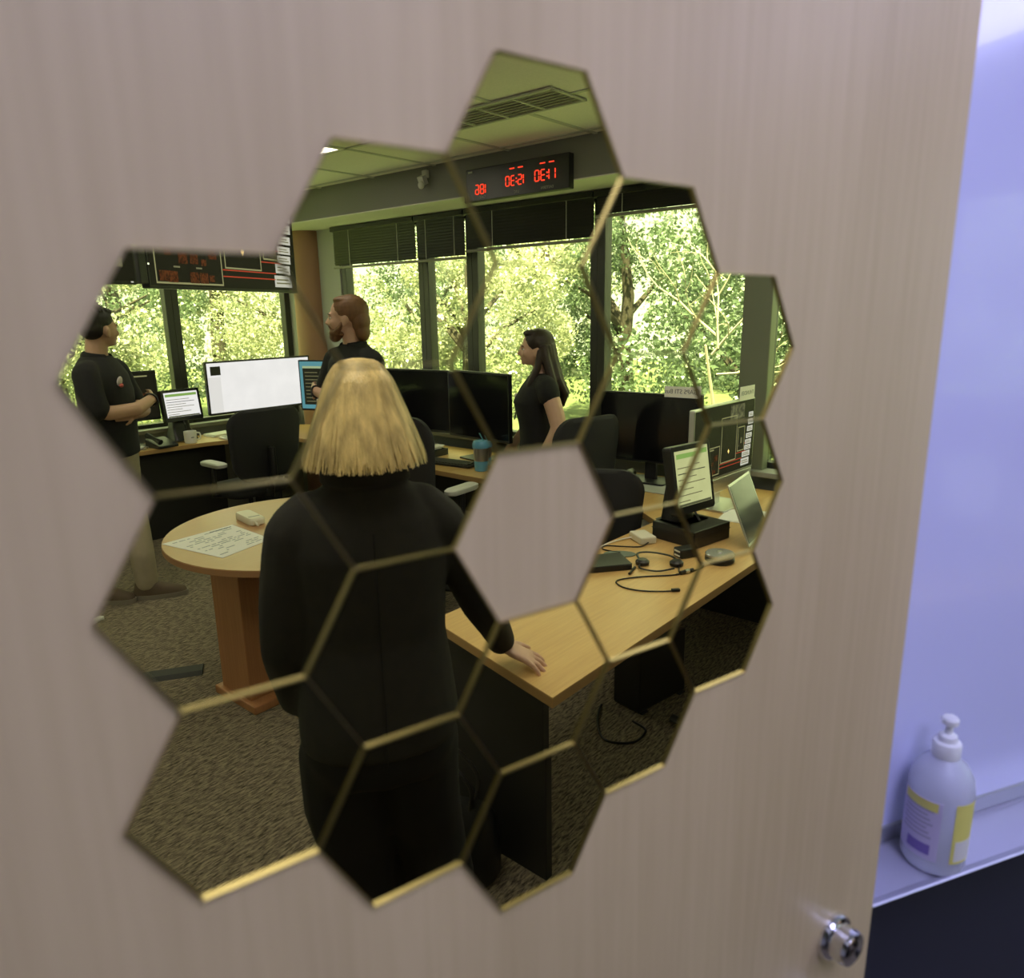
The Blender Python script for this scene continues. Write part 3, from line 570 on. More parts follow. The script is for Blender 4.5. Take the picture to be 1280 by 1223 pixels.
t, sc, T = monitor('monitor with a blue desktop beside the man with the beard', (3.34, 4.86), R(-68), 0.56, 0.42, 0.18, BLUES, 0.012)
patch(sc, -0.24, 0.22, 0.05, 0.36, DARKS, T=T); patch(sc, -0.24, 0.22, 0.352, 0.37, emis('window title bar', (0.55, 0.75, 0.95), 0.7), T=T, y=-0.0176)
for k in range(9): patch(sc, -0.22, -0.22+0.12+0.05*(k % 4), 0.075+0.03*k, 0.081+0.03*k, TXTG, T=T, y=-0.018, name='text_line')
t, sc, T = monitor('black monitor with a dim dashboard behind the man with folded arms', (1.96, 5.565), R(0), 0.54, 0.38, 0.19, NOIR)
patch(sc, 0.0, 0.2, 0.335, 0.345, LINEW, T=T); patch(sc, 0.02, 0.1, 0.19, 0.25, ORG, T=T); patch(sc, 0.12, 0.2, 0.15, 0.21, ORG, T=T); patch(sc, -0.1, 0.0, 0.29, 0.30, TXTG, T=T)
t, sc, T = monitor('dark monitor at the left end of the far desk, partly behind the man', (1.22, 5.52), R(10), 0.56, 0.36, 0.2, SCREENOFF)
# two big dark monitors by the window
monitor('big black monitor by the window, the one nearer the round column', (3.33, 3.80), R(-84), 0.72, 0.45, 0.13, SCREENOFF)
monitor('big black monitor by the window, the one beside the long haired woman', (3.28, 3.09), R(-98), 0.66, 0.45, 0.13, SCREENOFF)
# right hand monitor with sign
t, sc, T = monitor('black monitor on a square foot with a paper sign taped on top', (3.33, 1.81), R(-86), 0.64, 0.40, 0.11, SCREENOFF, 0.008)
t.location.z += 0.0046; sg = MB(); sg.span((0.09, -0.022, 0.385), (0.315, -0.020, 0.445)); sg.xf(T); sgo = sg.build('paper_sign', PAPER, t, label='cream paper sign with black lettering')
lettering('GAPS STI Bus', 0.034, T @ Vector((0.188, -0.0225, 0.417)), (1, 0, 0), (0, 0, 1), (0, -1, 0), 'lettering', INK, sgo)
f = MB(); f.tube([T @ Vector((0.29+0.014*math.cos(a), -0.0228, 0.416+0.014*math.sin(a))) for a in [2*PI*k/16 for k in range(16)]], 0.0025, 6, closed=True); f.tube([T @ Vector((0.29+0.006*math.cos(a), -0.0228, 0.416+0.006*math.sin(a))) for a in [2*PI*k/10 for k in range(10)]], 0.002, 6, closed=True); f.build('round_mark', INK, sgo)
# silver all in one computer with the dashboard
def dashboard(sc, T, W_, z0, H_, full=True):
    x0 = -W_/2; s_ = W_/1.44
    def P(a, b, c, d, m, y=-0.0172, nm='screen_panel'): patch(sc, x0+a*s_, x0+b*s_, z0+c*H_, z0+d*H_, m, y, T, nm)
    def fr(a, b, c, d, m=LINEW, wdt=0.008):
        P(a, b, c, c+wdt*1.6, m, nm='frame_line'); P(a, b, d-wdt*1.6, d, m, nm='frame_line'); P(a, a+wdt, c, d, m, nm='frame_line'); P(b-wdt, b, c, d, m, nm='frame_line')
    fr(0.05, 0.60, 0.035, 0.43); fr(0.63, 1.0, 0.17, 0.80); fr(1.03, 1.20, 0.27, 0.62)
    P(0.20, 0.46, 0.385, 0.402, LINEW)
    for (a, c, r_) in ((.10, .31, .035), (.155, .26, .035), (.27, .22, .05), (.36, .22, .045), (.44, .20, .03), (.52, .27, .05), (.11, .09, .045), (.18, .085, .05), (.35, .085, .05), (.43, .085, .05), (.50, .085, .03)): P(a-r_*0.72, a+r_*0.72, c-r_*0.8, c+r_*0.8, ORG)
    for (a, c) in ((.08, .265), (.27, .30), (.19, .15), (.37, .15)): P(a, a+0.05, c, c+0.012, TXTG)
    P(0.80, 0.825, 0.30, 0.33, STAR, -0.0178); P(0.795, 0.83, 0.312, 0.318, STAR, -0.0176); P(0.81, 0.815, 0.285, 0.345, STAR, -0.0176); P(1.10, 1.14, 0.38, 0.46, GALX); P(1.05, 1.07, 0.34, 0.36, GALX)
    for (a, b, c) in ((0.605, 1.16, 0.155), (0.605, 1.15, 0.105), (1.0, 1.24, 0.245), (1.20, 1.27, 0.36)): P(a, b, c, c+0.009, LINER, nm='red_line')
    for k, (a, b, c, d) in enumerate(((1.14, 1.345, 0.045, 0.145), (1.16, 1.36, 0.165, 0.245), (1.215, 1.375, 0.262, 0.33), (1.225, 1.38, 0.345, 0.41), (1.24, 1.39, 0.43, 0.50), (1.26, 1.40, 0.525, 0.60), (1.28, 1.41, 0.625, 0.70), (1.30, 1.415, 0.73, 0.80))):
        P(a, b, c, d, BOXW, nm='text_box')
        for q in range(2): P(a+0.02, b-0.02-0.02*q, c+(d-c)*(0.28+0.3*q), c+(d-c)*(0.40+0.3*q), TXTG, -0.0178, 'text_line')
t, sc, T = monitor('silver edged computer with a dark dashboard and white label boxes on the right desk', (3.05, 1.24), R(-3), 0.64, 0.37, 0.15, NOIR, 0.008, SILVER)
dashboard(sc, T, 0.62, 0.01, 0.36); patch(sc, 0.05, 0.20, 0.28, 0.35, GALX, T=T, y=-0.0171)
f = MB(); f.span((-0.32, -0.013, 0.075), (0.32, 0.012, 0.149)); f.build('chin', SILVER, t, bevel=0.004, label='plain silver chin below the screen')
sg = MB(); sg.span((0.13, -0.022, 0.365), (0.29, -0.02, 0.435)); sg.xf(T); sgo = sg.build('paper_sign', PAPER, t, label='white paper sign with small grey lettering')
lettering('THUNDER', 0.030, T @ Vector((0.21, -0.0225, 0.40)), (1, 0, 0), (0, 0, 1), (0, -1, 0), 'lettering', INK2, sgo)
# televisions hung from the ceiling
def television(label, bl, yaw, w_, h_, z0, dash):
    d = Vector((math.cos(yaw), math.sin(yaw), 0)); c = Vector((bl[0], bl[1], 0)) + d*w_/2
    t = thing('television', label, 'television', (c.x, c.y, z0), yaw, 'ceiling hung televisions'); T = Matrix.Translation((0, 0, 0))
    slab(w_, h_, 0.05).build('case', BLACKP, t, bevel=0.005)
    f = MB(); f.span((-w_/2+0.012, -0.0262, 0.016), (w_/2-0.012, -0.0248, h_-0.012)); sc = f.build('screen', NOIR, t)
    if dash: dashboard(sc, Matrix.Translation((0, -0.0096, 0)), w_, 0.0, 0.74)
    f = MB(); f.span((-0.15, 0.025, h_*0.3), (0.15, 0.06, h_*0.75)); f.tube([(0, 0.085, h_*0.3), (0, 0.085, ZCE-z0-0.004)], 0.03, 14); f.build('ceiling_mount', BLACKM, t, smooth=True)
    return t, sc
t, sc = television('large ceiling hung television with a black dashboard and white label boxes', (1.40, 3.66), R(26), 1.47, 0.74, 1.856, True)
f = MB(); f.span((-0.80, -0.03, 0.02), (-0.745, 0.05, 0.20)); f.tube([(-0.745, 0.0, 0.1), (-0.70, 0.02, 0.1)], 0.012, 8); f.build('side_speaker', BLACKP, t, bevel=0.006)
f = MB(); f.box((-0.728, -0.027, 0.12), (0.008, 0.003, 0.008)); f.build('status_light', emis('blue white status light', (0.6, 0.7, 1.0), 3.0), t)
t, sc = television('ceiling hung television at the left edge, mostly hidden by the door', (0.22, 3.22), R(14), 1.08, 0.62, 1.865, False)
patch(sc, 0.35, 0.47, 0.08, 0.12, TXTG, -0.0266); f = MB(); f.box((0.51, -0.0268, 0.012), (0.012, 0.003, 0.006)); f.build('status_light', BOXW, t)
# small touch screen terminals
def terminal(label, loc, phi, w_, h_, zb, pitch, form, box):
    t = thing('touch_terminal', label, 'touch screen', (loc[0], loc[1], DZ), phi, 'touch screen terminals'); T = Matrix.Translation((0, 0, zb)) @ Matrix.Rotation(pitch, 4, 'X')
    slab(w_, h_, 0.045, 0.015).xf(T).build('case', BLACKP, t, bevel=0.004)
    f = MB(); f.span((-w_/2+0.022, -0.0245, 0.035), (w_/2-0.022, -0.0225, h_-0.022)); f.xf(T); sc = f.build('screen', form, t)
    w2 = w_/2-0.03
    for k in range(7): patch(sc, -w2, -w2+2*w2*(0.9 if k == 5 else 0.35+0.13*((k*3) % 5)), 0.055+0.9*(h_-0.08)*k/8, 0.059+0.9*(h_-0.08)*k/8, TXTG if k != 5 else INK, -0.0248, T, 'text_line')
    patch(sc, -w2, w2, h_-0.055, h_-0.035, GREEN, -0.0248, T, 'green_band'); patch(sc, -w2, w2, 0.036, 0.046, emis('task bar', (0.16, 0.18, 0.2), 0.6), -0.0248, T, 'task_bar')
    f = MB(); f.loft([[(x, y+yo, z) for x, y in rrect(a, b, 0.02, 3)] for a, b, z, yo in ((0.10, 0.06, zb+0.17, 0.085), (0.15, 0.10, zb*0.6, 0.085), (0.20, 0.17, box, 0.06))]); f.build('stand', BLACKP, t, smooth=True)
    if box > 0.02:
        f = MB(); f.span((-0.125, -0.11, 0.0), (0.125, 0.13, box)); f.build('base_box', BLACKP, t, bevel=0.004)
        f = MB(); f.span((-0.127, -0.112, box*0.62), (0.127, 0.132, box*0.65)); f.build('seam', BLACKM, t)
    f = MB(); f.tube([(-0.02, -0.03, zb+0.01), (-0.03, -0.06, zb-0.02), (-0.01, -0.05, box+0.02)], 0.005, 6); f.build('cable_tuft', BLACKP, t)
    return t
terminal('small touch screen on a black stand next to the white mug', (2.365, 5.46), R(4), 0.32, 0.25, 0.165, R(-8), WHITES, 0.012)
terminal('touch screen terminal on a black box on the near desk', (2.47, 1.10), R(-10), 0.28, 0.30, 0.12, R(-10), PALES, 0.075)
# ================================================================ PEOPLE
def ring(c, rx, ry, n=20, rot=0.0, p=2.0):
    out = []
    for k in range(n):
        a = 2*PI*k/n; x = abs(math.cos(a))**(2/p)*math.copysign(1, math.cos(a))*rx; y = abs(math.sin(a))**(2/p)*math.copysign(1, math.sin(a))*ry
        out.append(Vector((c[0]+x*math.cos(rot)-y*math.sin(rot), c[1]+x*math.sin(rot)+y*math.cos(rot), c[2])))
    return out
def stack(mb, rows, n=24, p=2.3): return mb.loft([ring((r[0], r[1], r[2]), r[3], r[4], n, 0, p) for r in rows])
def limb(mb, pts, rad, n=12):
    """smooth tapered chain: the joints are rounded by extra samples"""
    pts = [Vector(p) for p in pts]; P_ = []; R_ = []
    for i in range(len(pts)-1):
        p0 = pts[max(i-1, 0)]; p1 = pts[i]; p2 = pts[i+1]; p3 = pts[min(i+2, len(pts)-1)]
        for k in range(4):
            t = k/4; a = p1*(1-t) + p2*t; b = 0.5*((2*p1) + (p2-p0)*t + (2*p0-5*p1+4*p2-p3)*t*t + (3*p1-p0-3*p2+p3)*t**3)
            P_.append(a*0.55 + b*0.45); R_.append(rad[i]*(1-t)+rad[i+1]*t)
    P_.append(pts[-1]); R_.append(rad[-1]); mb.tube(P_, R_, n)
    mb.ell(pts[0], (rad[0],)*3, 12); mb.ell(pts[-1], (rad[-1],)*3, 12); return mb
def skinned(mb, name, m, parent, voxel, smooth=4, label=None):
    o = mb.build(name, m, parent); rm = o.modifiers.new('union', 'REMESH'); rm.mode = 'VOXEL'; rm.voxel_size = voxel
    sm = o.modifiers.new('soft', 'SMOOTH'); sm.factor = 0.5; sm.iterations = smooth
    dg = bpy.context.evaluated_depsgraph_get(); me = bpy.data.meshes.new_from_object(o.evaluated_get(dg)); o.modifiers.clear()
    old = o.data; o.data = me; bpy.data.meshes.remove(old); me.name = name
    me.polygons.foreach_set('use_smooth', [True]*len(me.polygons))
    if label: o['label'] = label
    return o
def headmesh(mb, T, k=1.0, beard=False):
    i = len(mb.v)
    mb.ell((0, -0.012, 0.122), (0.072, 0.094, 0.094), 24); mb.ell((0, 0.028, 0.075), (0.060, 0.066, 0.080), 20); mb.ell((0, 0.042, 0.022), (0.040, 0.044, 0.030), 16)
    mb.ell((0, 0.074, 0.112), (0.048, 0.024, 0.014), 14); mb.ell((0.036, 0.068, 0.068), (0.020, 0.018, 0.02), 12); mb.ell((-0.036, 0.068, 0.068), (0.020, 0.018, 0.02), 12)
    mb.tube([(0, 0.088, 0.105), (0, 0.099, 0.082), (0, 0.106, 0.067), (0, 0.097, 0.058)], [0.007, 0.009, 0.013, 0.010], 10); mb.ell((0.011, 0.094, 0.060), (0.008, 0.010, 0.007), 10); mb.ell((-0.011, 0.094, 0.060), (0.008, 0.010, 0.007), 10)
    mb.ell((0, 0.086, 0.038), (0.022, 0.012, 0.006), 12); mb.ell((0, 0.083, 0.028), (0.019, 0.012, 0.006), 12); mb.ell((0, 0.078, 0.008), (0.018, 0.014, 0.012), 12)
    for s_ in (-1, 1):
        mb.ell((s_*0.071, -0.008, 0.078), (0.009, 0.020, 0.031), 12, Matrix.Rotation(R(s_*18), 3, 'Z') @ Matrix.Rotation(R(8), 3, 'X')); mb.ell((s_*0.067, 0.0, 0.052), (0.007, 0.010, 0.012), 10)
    mb.xf(T, i)
def eyes(par, T):
    for s_ in (-1, 1):
        f = MB(); f.ell((s_*0.030, 0.0715, 0.094), (0.013, 0.012, 0.009), 14); f.xf(T); f.build('eye', mat('eye white', (0.75, 0.74, 0.72), 0.3), par, smooth=True)
        f = MB(); f.ell((s_*0.030, 0.0812, 0.094), (0.006, 0.004, 0.006), 10); f.xf(T); f.build('iris', mat('dark iris', (0.03, 0.02, 0.015), 0.2), par, smooth=True)
        f = MB(); f.tube([(s_*0.014, 0.090, 0.113), (s_*0.032, 0.087, 0.117), (s_*0.048, 0.075, 0.113)], [0.0035, 0.004, 0.003], 6); f.xf(T); f.build('eyebrow', mat('brow hair', (0.06, 0.04, 0.025), 0.9), par, smooth=True)
    f = MB(); f.tube([(-0.02, 0.0925, 0.033), (0, 0.0985, 0.0335), (0.02, 0.0925, 0.033)], 0.0016, 6); f.xf(T); f.build('mouth_line', mat('lip', (0.38, 0.16, 0.13), 0.5), par)
def hand(mb, W_, D_, N_, curl=0.5, s_=1.0, thumb=1, spread=0.12):
    """palm from wrist W_ along D_, back of the hand N_; five separate fingers"""
    W_ = Vector(W_); D_ = Vector(D_).normalized(); N_ = Vector(N_); N_ = (N_ - D_*N_.dot(D_)).normalized(); S_ = D_.cross(N_)*thumb
    Mx = Matrix((S_, D_, N_)).transposed()
    mb.ell(W_ + D_*0.045*s_, (0.040*s_, 0.052*s_, 0.014*s_), 14, Mx); mb.ell(W_ + D_*0.072*s_, (0.040*s_, 0.022*s_, 0.013*s_), 14, Mx); mb.ell(W_+D_*0.005, (0.028*s_, 0.03*s_, 0.018*s_), 12, Mx)
    for k, (x, L) in enumerate(((0.030, 0.070), (0.010, 0.080), (-0.011, 0.074), (-0.030, 0.058))):
        p = W_ + D_*(0.078-abs(x)*0.2)*s_ + S_*x*s_; d = (D_ + S_*spread*(x/0.03)).normalized(); pts = [p - D_*0.02*s_]; pts.append(p); a = 0.25*curl
        for seg in (0.45, 0.32, 0.23):
            dd = (d*math.cos(a) - N_*math.sin(a)).normalized(); p = p + dd*L*seg*s_; pts.append(p); a += 0.75*curl
        mb.tube(pts, [0.0085*s_, 0.0092*s_, 0.0085*s_, 0.0078*s_, 0.0062*s_], 10); mb.ell(pts[-1], (0.0064*s_,)*3, 8)
    p = W_ + D_*0.022*s_ + S_*0.030*s_; d = (D_*0.72 + S_*0.70 - N_*0.10*curl).normalized(); q = p + d*0.035*s_; d2 = (D_*0.9 + S_*0.35 - N_*0.2*curl).normalized(); r_ = q + d2*0.03*s_
    mb.tube([p - d*0.02*s_, p, q, r_], [0.013*s_, 0.0125*s_, 0.0105*s_, 0.008*s_], 10); mb.ell(r_, (0.008*s_,)*3, 8)
def shoe(par, x, y, yaw, m=SHOE):
    T = Matrix.Translation((x, y, 0)) @ Matrix.Rotation(yaw, 4, 'Z'); f = MB()
    f.loft([ring((0, cy, z), rx, ry, 20, 0, 2.4) for z, cy, rx, ry in ((0.028, 0.055, 0.048, 0.145), (0.05, 0.052, 0.048, 0.14), (0.075, 0.02, 0.042, 0.10), (0.10, -0.015, 0.037, 0.06), (0.115, -0.02, 0.035, 0.05))]); f.xf(T); sh = f.build('shoe', m, par, smooth=True, ang=70)
    f = MB(); f.loft([ring((0, 0.056, z), rx, ry, 20, 0, 2.4) for z, rx, ry in ((0.0, 0.048, 0.148), (0.028, 0.051, 0.150))]); f.xf(T); f.build('sole', SOLE, sh, smooth=True)
    for k in range(4):
        f = MB(); yy = 0.035+0.025*k; zz = 0.098-0.010*k; f.tube([(-0.026, yy, zz-0.008), (0, yy, zz+0.002), (0.026, yy, zz-0.008)], 0.0035, 6); f.xf(T); f.build('lace', LACE, sh)
def legs(par, m, hipw=0.088, h=0.98, feet=((-0.11, 0.02), (0.11, -0.02)), rx=0.165, ry=0.118, r0=0.098, r1=0.072, r2=0.062):
    f = MB(); stack(f, ((0, 0, h, rx*0.97, ry*0.95), (0, 0, h-0.06, rx, ry), (0, -0.01, h-0.14, rx*1.03, ry*1.05), (0, -0.005, h-0.20, rx*0.95, ry*0.95)))
    for s_, (fx, fy) in zip((-1, 1), feet): limb(f, [(s_*hipw, 0, h-0.16), (s_*hipw*1.05, 0.0, h-0.30), ((s_*hipw+fx)/2, fy*0.5+0.01, 0.50), (fx, fy-0.015, 0.28), (fx, fy-0.01, 0.10)], [r0, r0*0.93, r1, r1*0.95, r2])
    return skinned(f, 'trousers', m, par, 0.012, 6)
def fw(fu, fv): return math.atan2(fv, fu) - PI/2
def man(label, loc, fwd_, headfwd, H, skin, hairfn, trous, flip=1, beard=None, feet=None):
    phi = fw(*fwd_); t = thing('person', label, 'person', (loc[0], loc[1], 0), phi); k = H/1.76
    yaw = fw(*headfwd) - phi; T = Matrix.Translation((0, 0.02*k, 1.545*k)) @ Matrix.Rotation(yaw, 4, 'Z') @ Matrix.Scale(k*1.0, 4)
    b = MB(); headmesh(b, T); limb(b, [(0, -0.02, 1.40*k), (0, -0.012, 1.50*k), (0, 0.0, 1.60*k)], [0.07, 0.057, 0.055])
    stack(b, ((0, 0, 0.9*k, 0.13, 0.09), (0, 0, 1.2*k, 0.15, 0.095), (0, -0.01, 1.40*k, 0.16, 0.085), (0, -0.015, 1.47*k, 0.09, 0.06)))
    A = flip
    limb(b, [(A*0.195, -0.01, 1.405*k), (A*0.255, 0.06, 1.19*k), (A*0.10, 0.19, 1.185*k), (-A*0.055, 0.225, 1.225*k)], [0.05, 0.043, 0.04, 0.028])
    hand(b, (-A*0.055, 0.225, 1.225*k), (-A*0.85, -0.28, 0.12), (-0.3*A, 0.9, 0.1), 0.55, 0.95, thumb=A, spread=0.03)
    limb(b, [(-A*0.195, -0.01, 1.405*k), (-A*0.255, 0.055, 1.18*k), (-A*0.10, 0.155, 1.15*k), (A*0.07, 0.165, 1.15*k)], [0.05, 0.043, 0.04, 0.03])
    hand(b, (A*0.07, 0.165, 1.15*k), (A*0.9, -0.42, 0.05), (0.4*A, 0.9, 0.1), 0.8, 0.85, thumb=-A, spread=0.02)
    skinned(b, 'body', skin, t, 0.0068, 3); eyes(t, T)
    f = MB(); stack(f, ((0, 0.0, 0.90*k, 0.178, 0.128), (0, 0, 1.00*k, 0.176, 0.128), (0, 0.005, 1.15*k, 0.182, 0.130), (0, 0.005, 1.28*k, 0.193, 0.130), (0, -0.005, 1.38*k, 0.195, 0.118), (0, -0.015, 1.45*k, 0.150, 0.090), (0, -0.018, 1.49*k, 0.082, 0.070)))
    for s_ in (-1, 1): limb(f, [(s_*0.150, -0.01, 1.415*k), (s_*0.205, 0.0, 1.39*k), (s_*0.240, 0.03, 1.27*k), (s_*0.252, 0.052, 1.205*k)], [0.062, 0.068, 0.066, 0.064])
    sh = skinned(f, 'polo_shirt', BLACKSHIRT, t, 0.010, 6)
    f = MB(); f.tube([(0.075*math.cos(a), 0.065*math.sin(a)-0.012, 1.485*k+0.012*math.sin(a)*-1) for a in [R(q) for q in range(-240, 61, 20)]], 0.012, 8, flat=1.9); f.build('collar', BLACKSHIRT, sh, smooth=True)
    f = MB(); f.ell((A*0.085, 0.118, 1.345*k), (0.026, 0.012, 0.030), 14, Matrix.Rotation(R(-12), 3, 'X')); e = f.build('chest_emblem', mat('pale embroidery', (0.55, 0.50, 0.48), 0.8), sh, smooth=True)
    f = MB(); f.ell((A*0.088, 0.126, 1.322*k), (0.018, 0.010, 0.012), 12); f.build('emblem_patch', mat('red embroidery', (0.55, 0.12, 0.10), 0.8), sh, smooth=True)
    legs(t, trous, feet=feet or ((-0.12, 0.03), (0.12, -0.03)), h=0.96*k)
    for s_, (fx, fy) in zip((-1, 1), feet or ((-0.12, 0.03), (0.12, -0.03))): shoe(t, fx, fy, R(-s_*10))
    f = MB(); f.tube([(-A*0.045+0.034*0.3*math.cos(a), 0.222+0.035*math.sin(a), 1.222*k+0.035*math.cos(a)) for a in [2*PI*q/16 for q in range(16)]], 0.006, 6, closed=True); f.build('wrist_watch', BLACKM, t, smooth=True)
    hairfn(t, T); t.scale = (1.07, 1.07, 1.0); return t
HAIRD = mat('black hair', (0.015, 0.012, 0.010), 0.55, bump=0.5, bscale=500, stretch=(1, 1, 0.15)); HAIRR = mat('red brown hair', (0.20, 0.095, 0.04), 0.55, noise=0.3, scale=60, stretch=(1, 1, 0.2), bump=0.5, bscale=400)
HAIRB = mat('dark brown hair', (0.028, 0.015, 0.009), 0.5, noise=0.4, scale=60, stretch=(1, 1, 0.15), bump=0.5, bscale=400)
def hair_short(t, T):
    f = MB(); f.ell((0, -0.020, 0.140), (0.0765, 0.095, 0.084), 24); f.ell((0, 0.026, 0.190), (0.058, 0.052, 0.026), 18); f.ell((0, -0.044, 0.108), (0.0725, 0.066, 0.075), 20); f.ell((0, -0.058, 0.082), (0.057, 0.042, 0.046), 16)
    rg = random.Random(5)
    for k in range(90):
        a = rg.uniform(0, 6.28); c = rg.uniform(0.6, 1.0); d = Vector((math.cos(a)*math.sqrt(1-c*c), math.sin(a)*math.sqrt(1-c*c), c)); p = Vector((d.x*0.076, d.y*0.094-0.02, 0.142+d.z*0.083)); f.tube([p, p+d*0.012], [0.009, 0.003], 5)
    f.xf(T); skinned(f, 'hair', HAIRD, t, 0.005, 2)
def hair_swept(t, T):
    f = MB(); f.ell((0, -0.026, 0.134), (0.079, 0.100, 0.092), 24); f.ell((0, 0.005, 0.192), (0.060, 0.060, 0.026), 18); f.ell((0, -0.078, 0.075), (0.068, 0.052, 0.075), 18); f.ell((0, -0.085, 0.015), (0.060, 0.040, 0.06), 16); f.xf(T); skinned(f, 'hair', HAIRR, t, 0.005, 3)
    f = MB(); f.ell((0, 0.048, 0.012), (0.050, 0.050, 0.034), 18); f.ell((0, 0.066, -0.012), (0.034, 0.034, 0.032), 16)
    for s_ in (-1, 1): f.tube([(s_*0.064, 0.010, 0.07), (s_*0.062, 0.022, 0.04), (s_*0.045, 0.05, 0.01)], [0.008, 0.014, 0.02], 8)
    f.tube([(-0.026, 0.084, 0.038), (0, 0.097, 0.050), (0.026, 0.084, 0.038)], 0.006, 8); f.xf(T); skinned(f, 'beard', HAIRR, t, 0.005, 2)
man('man in a black polo and khaki trousers with folded arms at the left', (1.40, 4.38), (0.74, -0.67), (0.95, 0.30), 1.77, SKINT, hair_short, KHAKI, flip=1, feet=((0.06, 0.13), (0.09, -0.13)))
man('man with reddish hair and beard in a black polo, arms folded, behind the blond woman', (2.46, 3.37), (-0.93, 0.10), (-0.62, 0.78), 1.82, SKIN, hair_swept, mat('dark trousers', (0.03, 0.03, 0.035), 0.9), flip=-1)
# woman with long dark hair at the window
def long_haired():
    phi = fw(-0.72, 0.69); t = thing('person', 'woman with long dark hair in a black top standing by the window', 'person', (3.26, 2.55, 0), phi); t.scale = (1.02, 1.02, 1.0); k = 1.60/1.76
    yaw = fw(-0.62, 0.78) - phi; T = Matrix.Translation((0, 0.02, 1.39)) @ Matrix.Rotation(yaw, 4, 'Z') @ Matrix.Scale(0.97, 4)
    b = MB(); headmesh(b, T); limb(b, [(0, -0.02, 1.27), (0, -0.012, 1.36), (0, 0.0, 1.45)], [0.06, 0.048, 0.047]); stack(b, ((0, 0, 0.8, 0.12, 0.09), (0, 0, 1.1, 0.13, 0.09), (0, -0.01, 1.27, 0.14, 0.08), (0, -0.015, 1.33, 0.08, 0.055)))
    limb(b, [(-0.175, -0.02, 1.27), (-0.265, -0.075, 1.03), (-0.245, 0.03, 0.84)], [0.056, 0.050, 0.030]); hand(b, (-0.245, 0.03, 0.84), (0.1, 0.3, -0.95), (-1, 0, 0), 0.5, 0.9, thumb=-1)
    limb(b, [(0.175, -0.02, 1.27), (0.215, 0.02, 1.02), (0.20, 0.14, 0.86)], [0.046, 0.038, 0.026]); hand(b, (0.20, 0.14, 0.86), (0, 0.5, -0.85), (1, 0, 0), 0.5, 0.9, thumb=1)
    skinned(b, 'body', SKIN, t, 0.0068, 3); eyes(t, T)
    f = MB(); stack(f, ((0, 0, 0.82, 0.175, 0.13), (0, 0, 0.92, 0.160, 0.12), (0, 0.01, 1.02, 0.155, 0.118), (0, 0.025, 1.16, 0.165, 0.135), (0, 0.0, 1.25, 0.162, 0.11), (0, -0.015, 1.31, 0.135, 0.08), (0, -0.018, 1.335, 0.085, 0.062)))
    for s_ in (-1, 1): limb(f, [(s_*0.13, -0.01, 1.28), (s_*0.176, -0.018, 1.265), (s_*0.195, -0.03, 1.215)], [0.058, 0.068, 0.068])
    sh = skinned(f, 'top', BLACKSHIRT, t, 0.010, 5)
    f = MB(); f.ell((0.07, 0.135, 1.185), (0.035, 0.012, 0.022), 12); f.build('chest_emblem', mat('pale embroidery', (0.55, 0.5, 0.48)), sh, smooth=True)
    f = MB(); f.tube([(-0.05, 0.02, 1.35), (-0.035, 0.12, 1.22), (-0.005, 0.155, 1.05), (0.03, 0.12, 1.22), (0.05, 0.02, 1.35)], 0.005, 6, flat=0.3); f.build('lanyard', GREY, t, smooth=True)
    f = MB(); f.ell((0, -0.022, 0.132), (0.080, 0.098, 0.092), 24); f.ell((0, 0.018, 0.192), (0.060, 0.06, 0.026), 16)
    for j in range(9):
        a = R(200+17.5*j); x, y = 0.070*math.cos(a), -0.02+0.075*math.sin(a); f.tube([(x, y, 0.12), (x*1.15+0.008*math.sin(j*1.7), y-0.02, 0.02), (x*1.4+0.012*math.sin(j*2.3), y-0.05, -0.09), (x*1.5, y-0.075+0.03*math.sin(j*2.1), -0.19), (x*1.35+0.02*math.sin(j*3.1), y-0.085, -0.27)], [0.030, 0.030, 0.030, 0.024, 0.006], 8)
    for s_ in (-1, 1): f.tube([(s_*0.072, -0.025, 0.09), (s_*0.085, -0.01, -0.02), (s_*0.095, 0.035, -0.12), (s_*0.085, 0.065, -0.20)], [0.018, 0.022, 0.024, 0.008], 8)
    f.xf(T); skinned(f, 'hair', HAIRB, t, 0.0055, 2)
    legs(t, TROUSER, 0.085, 0.87, ((-0.10, 0.0), (0.10, 0.02)), 0.165, 0.12)
    for s_ in (-1, 1): shoe(t, s_*0.1, 0.01, 0, mat('black leather shoe', (0.02, 0.02, 0.02), 0.4))
long_haired()
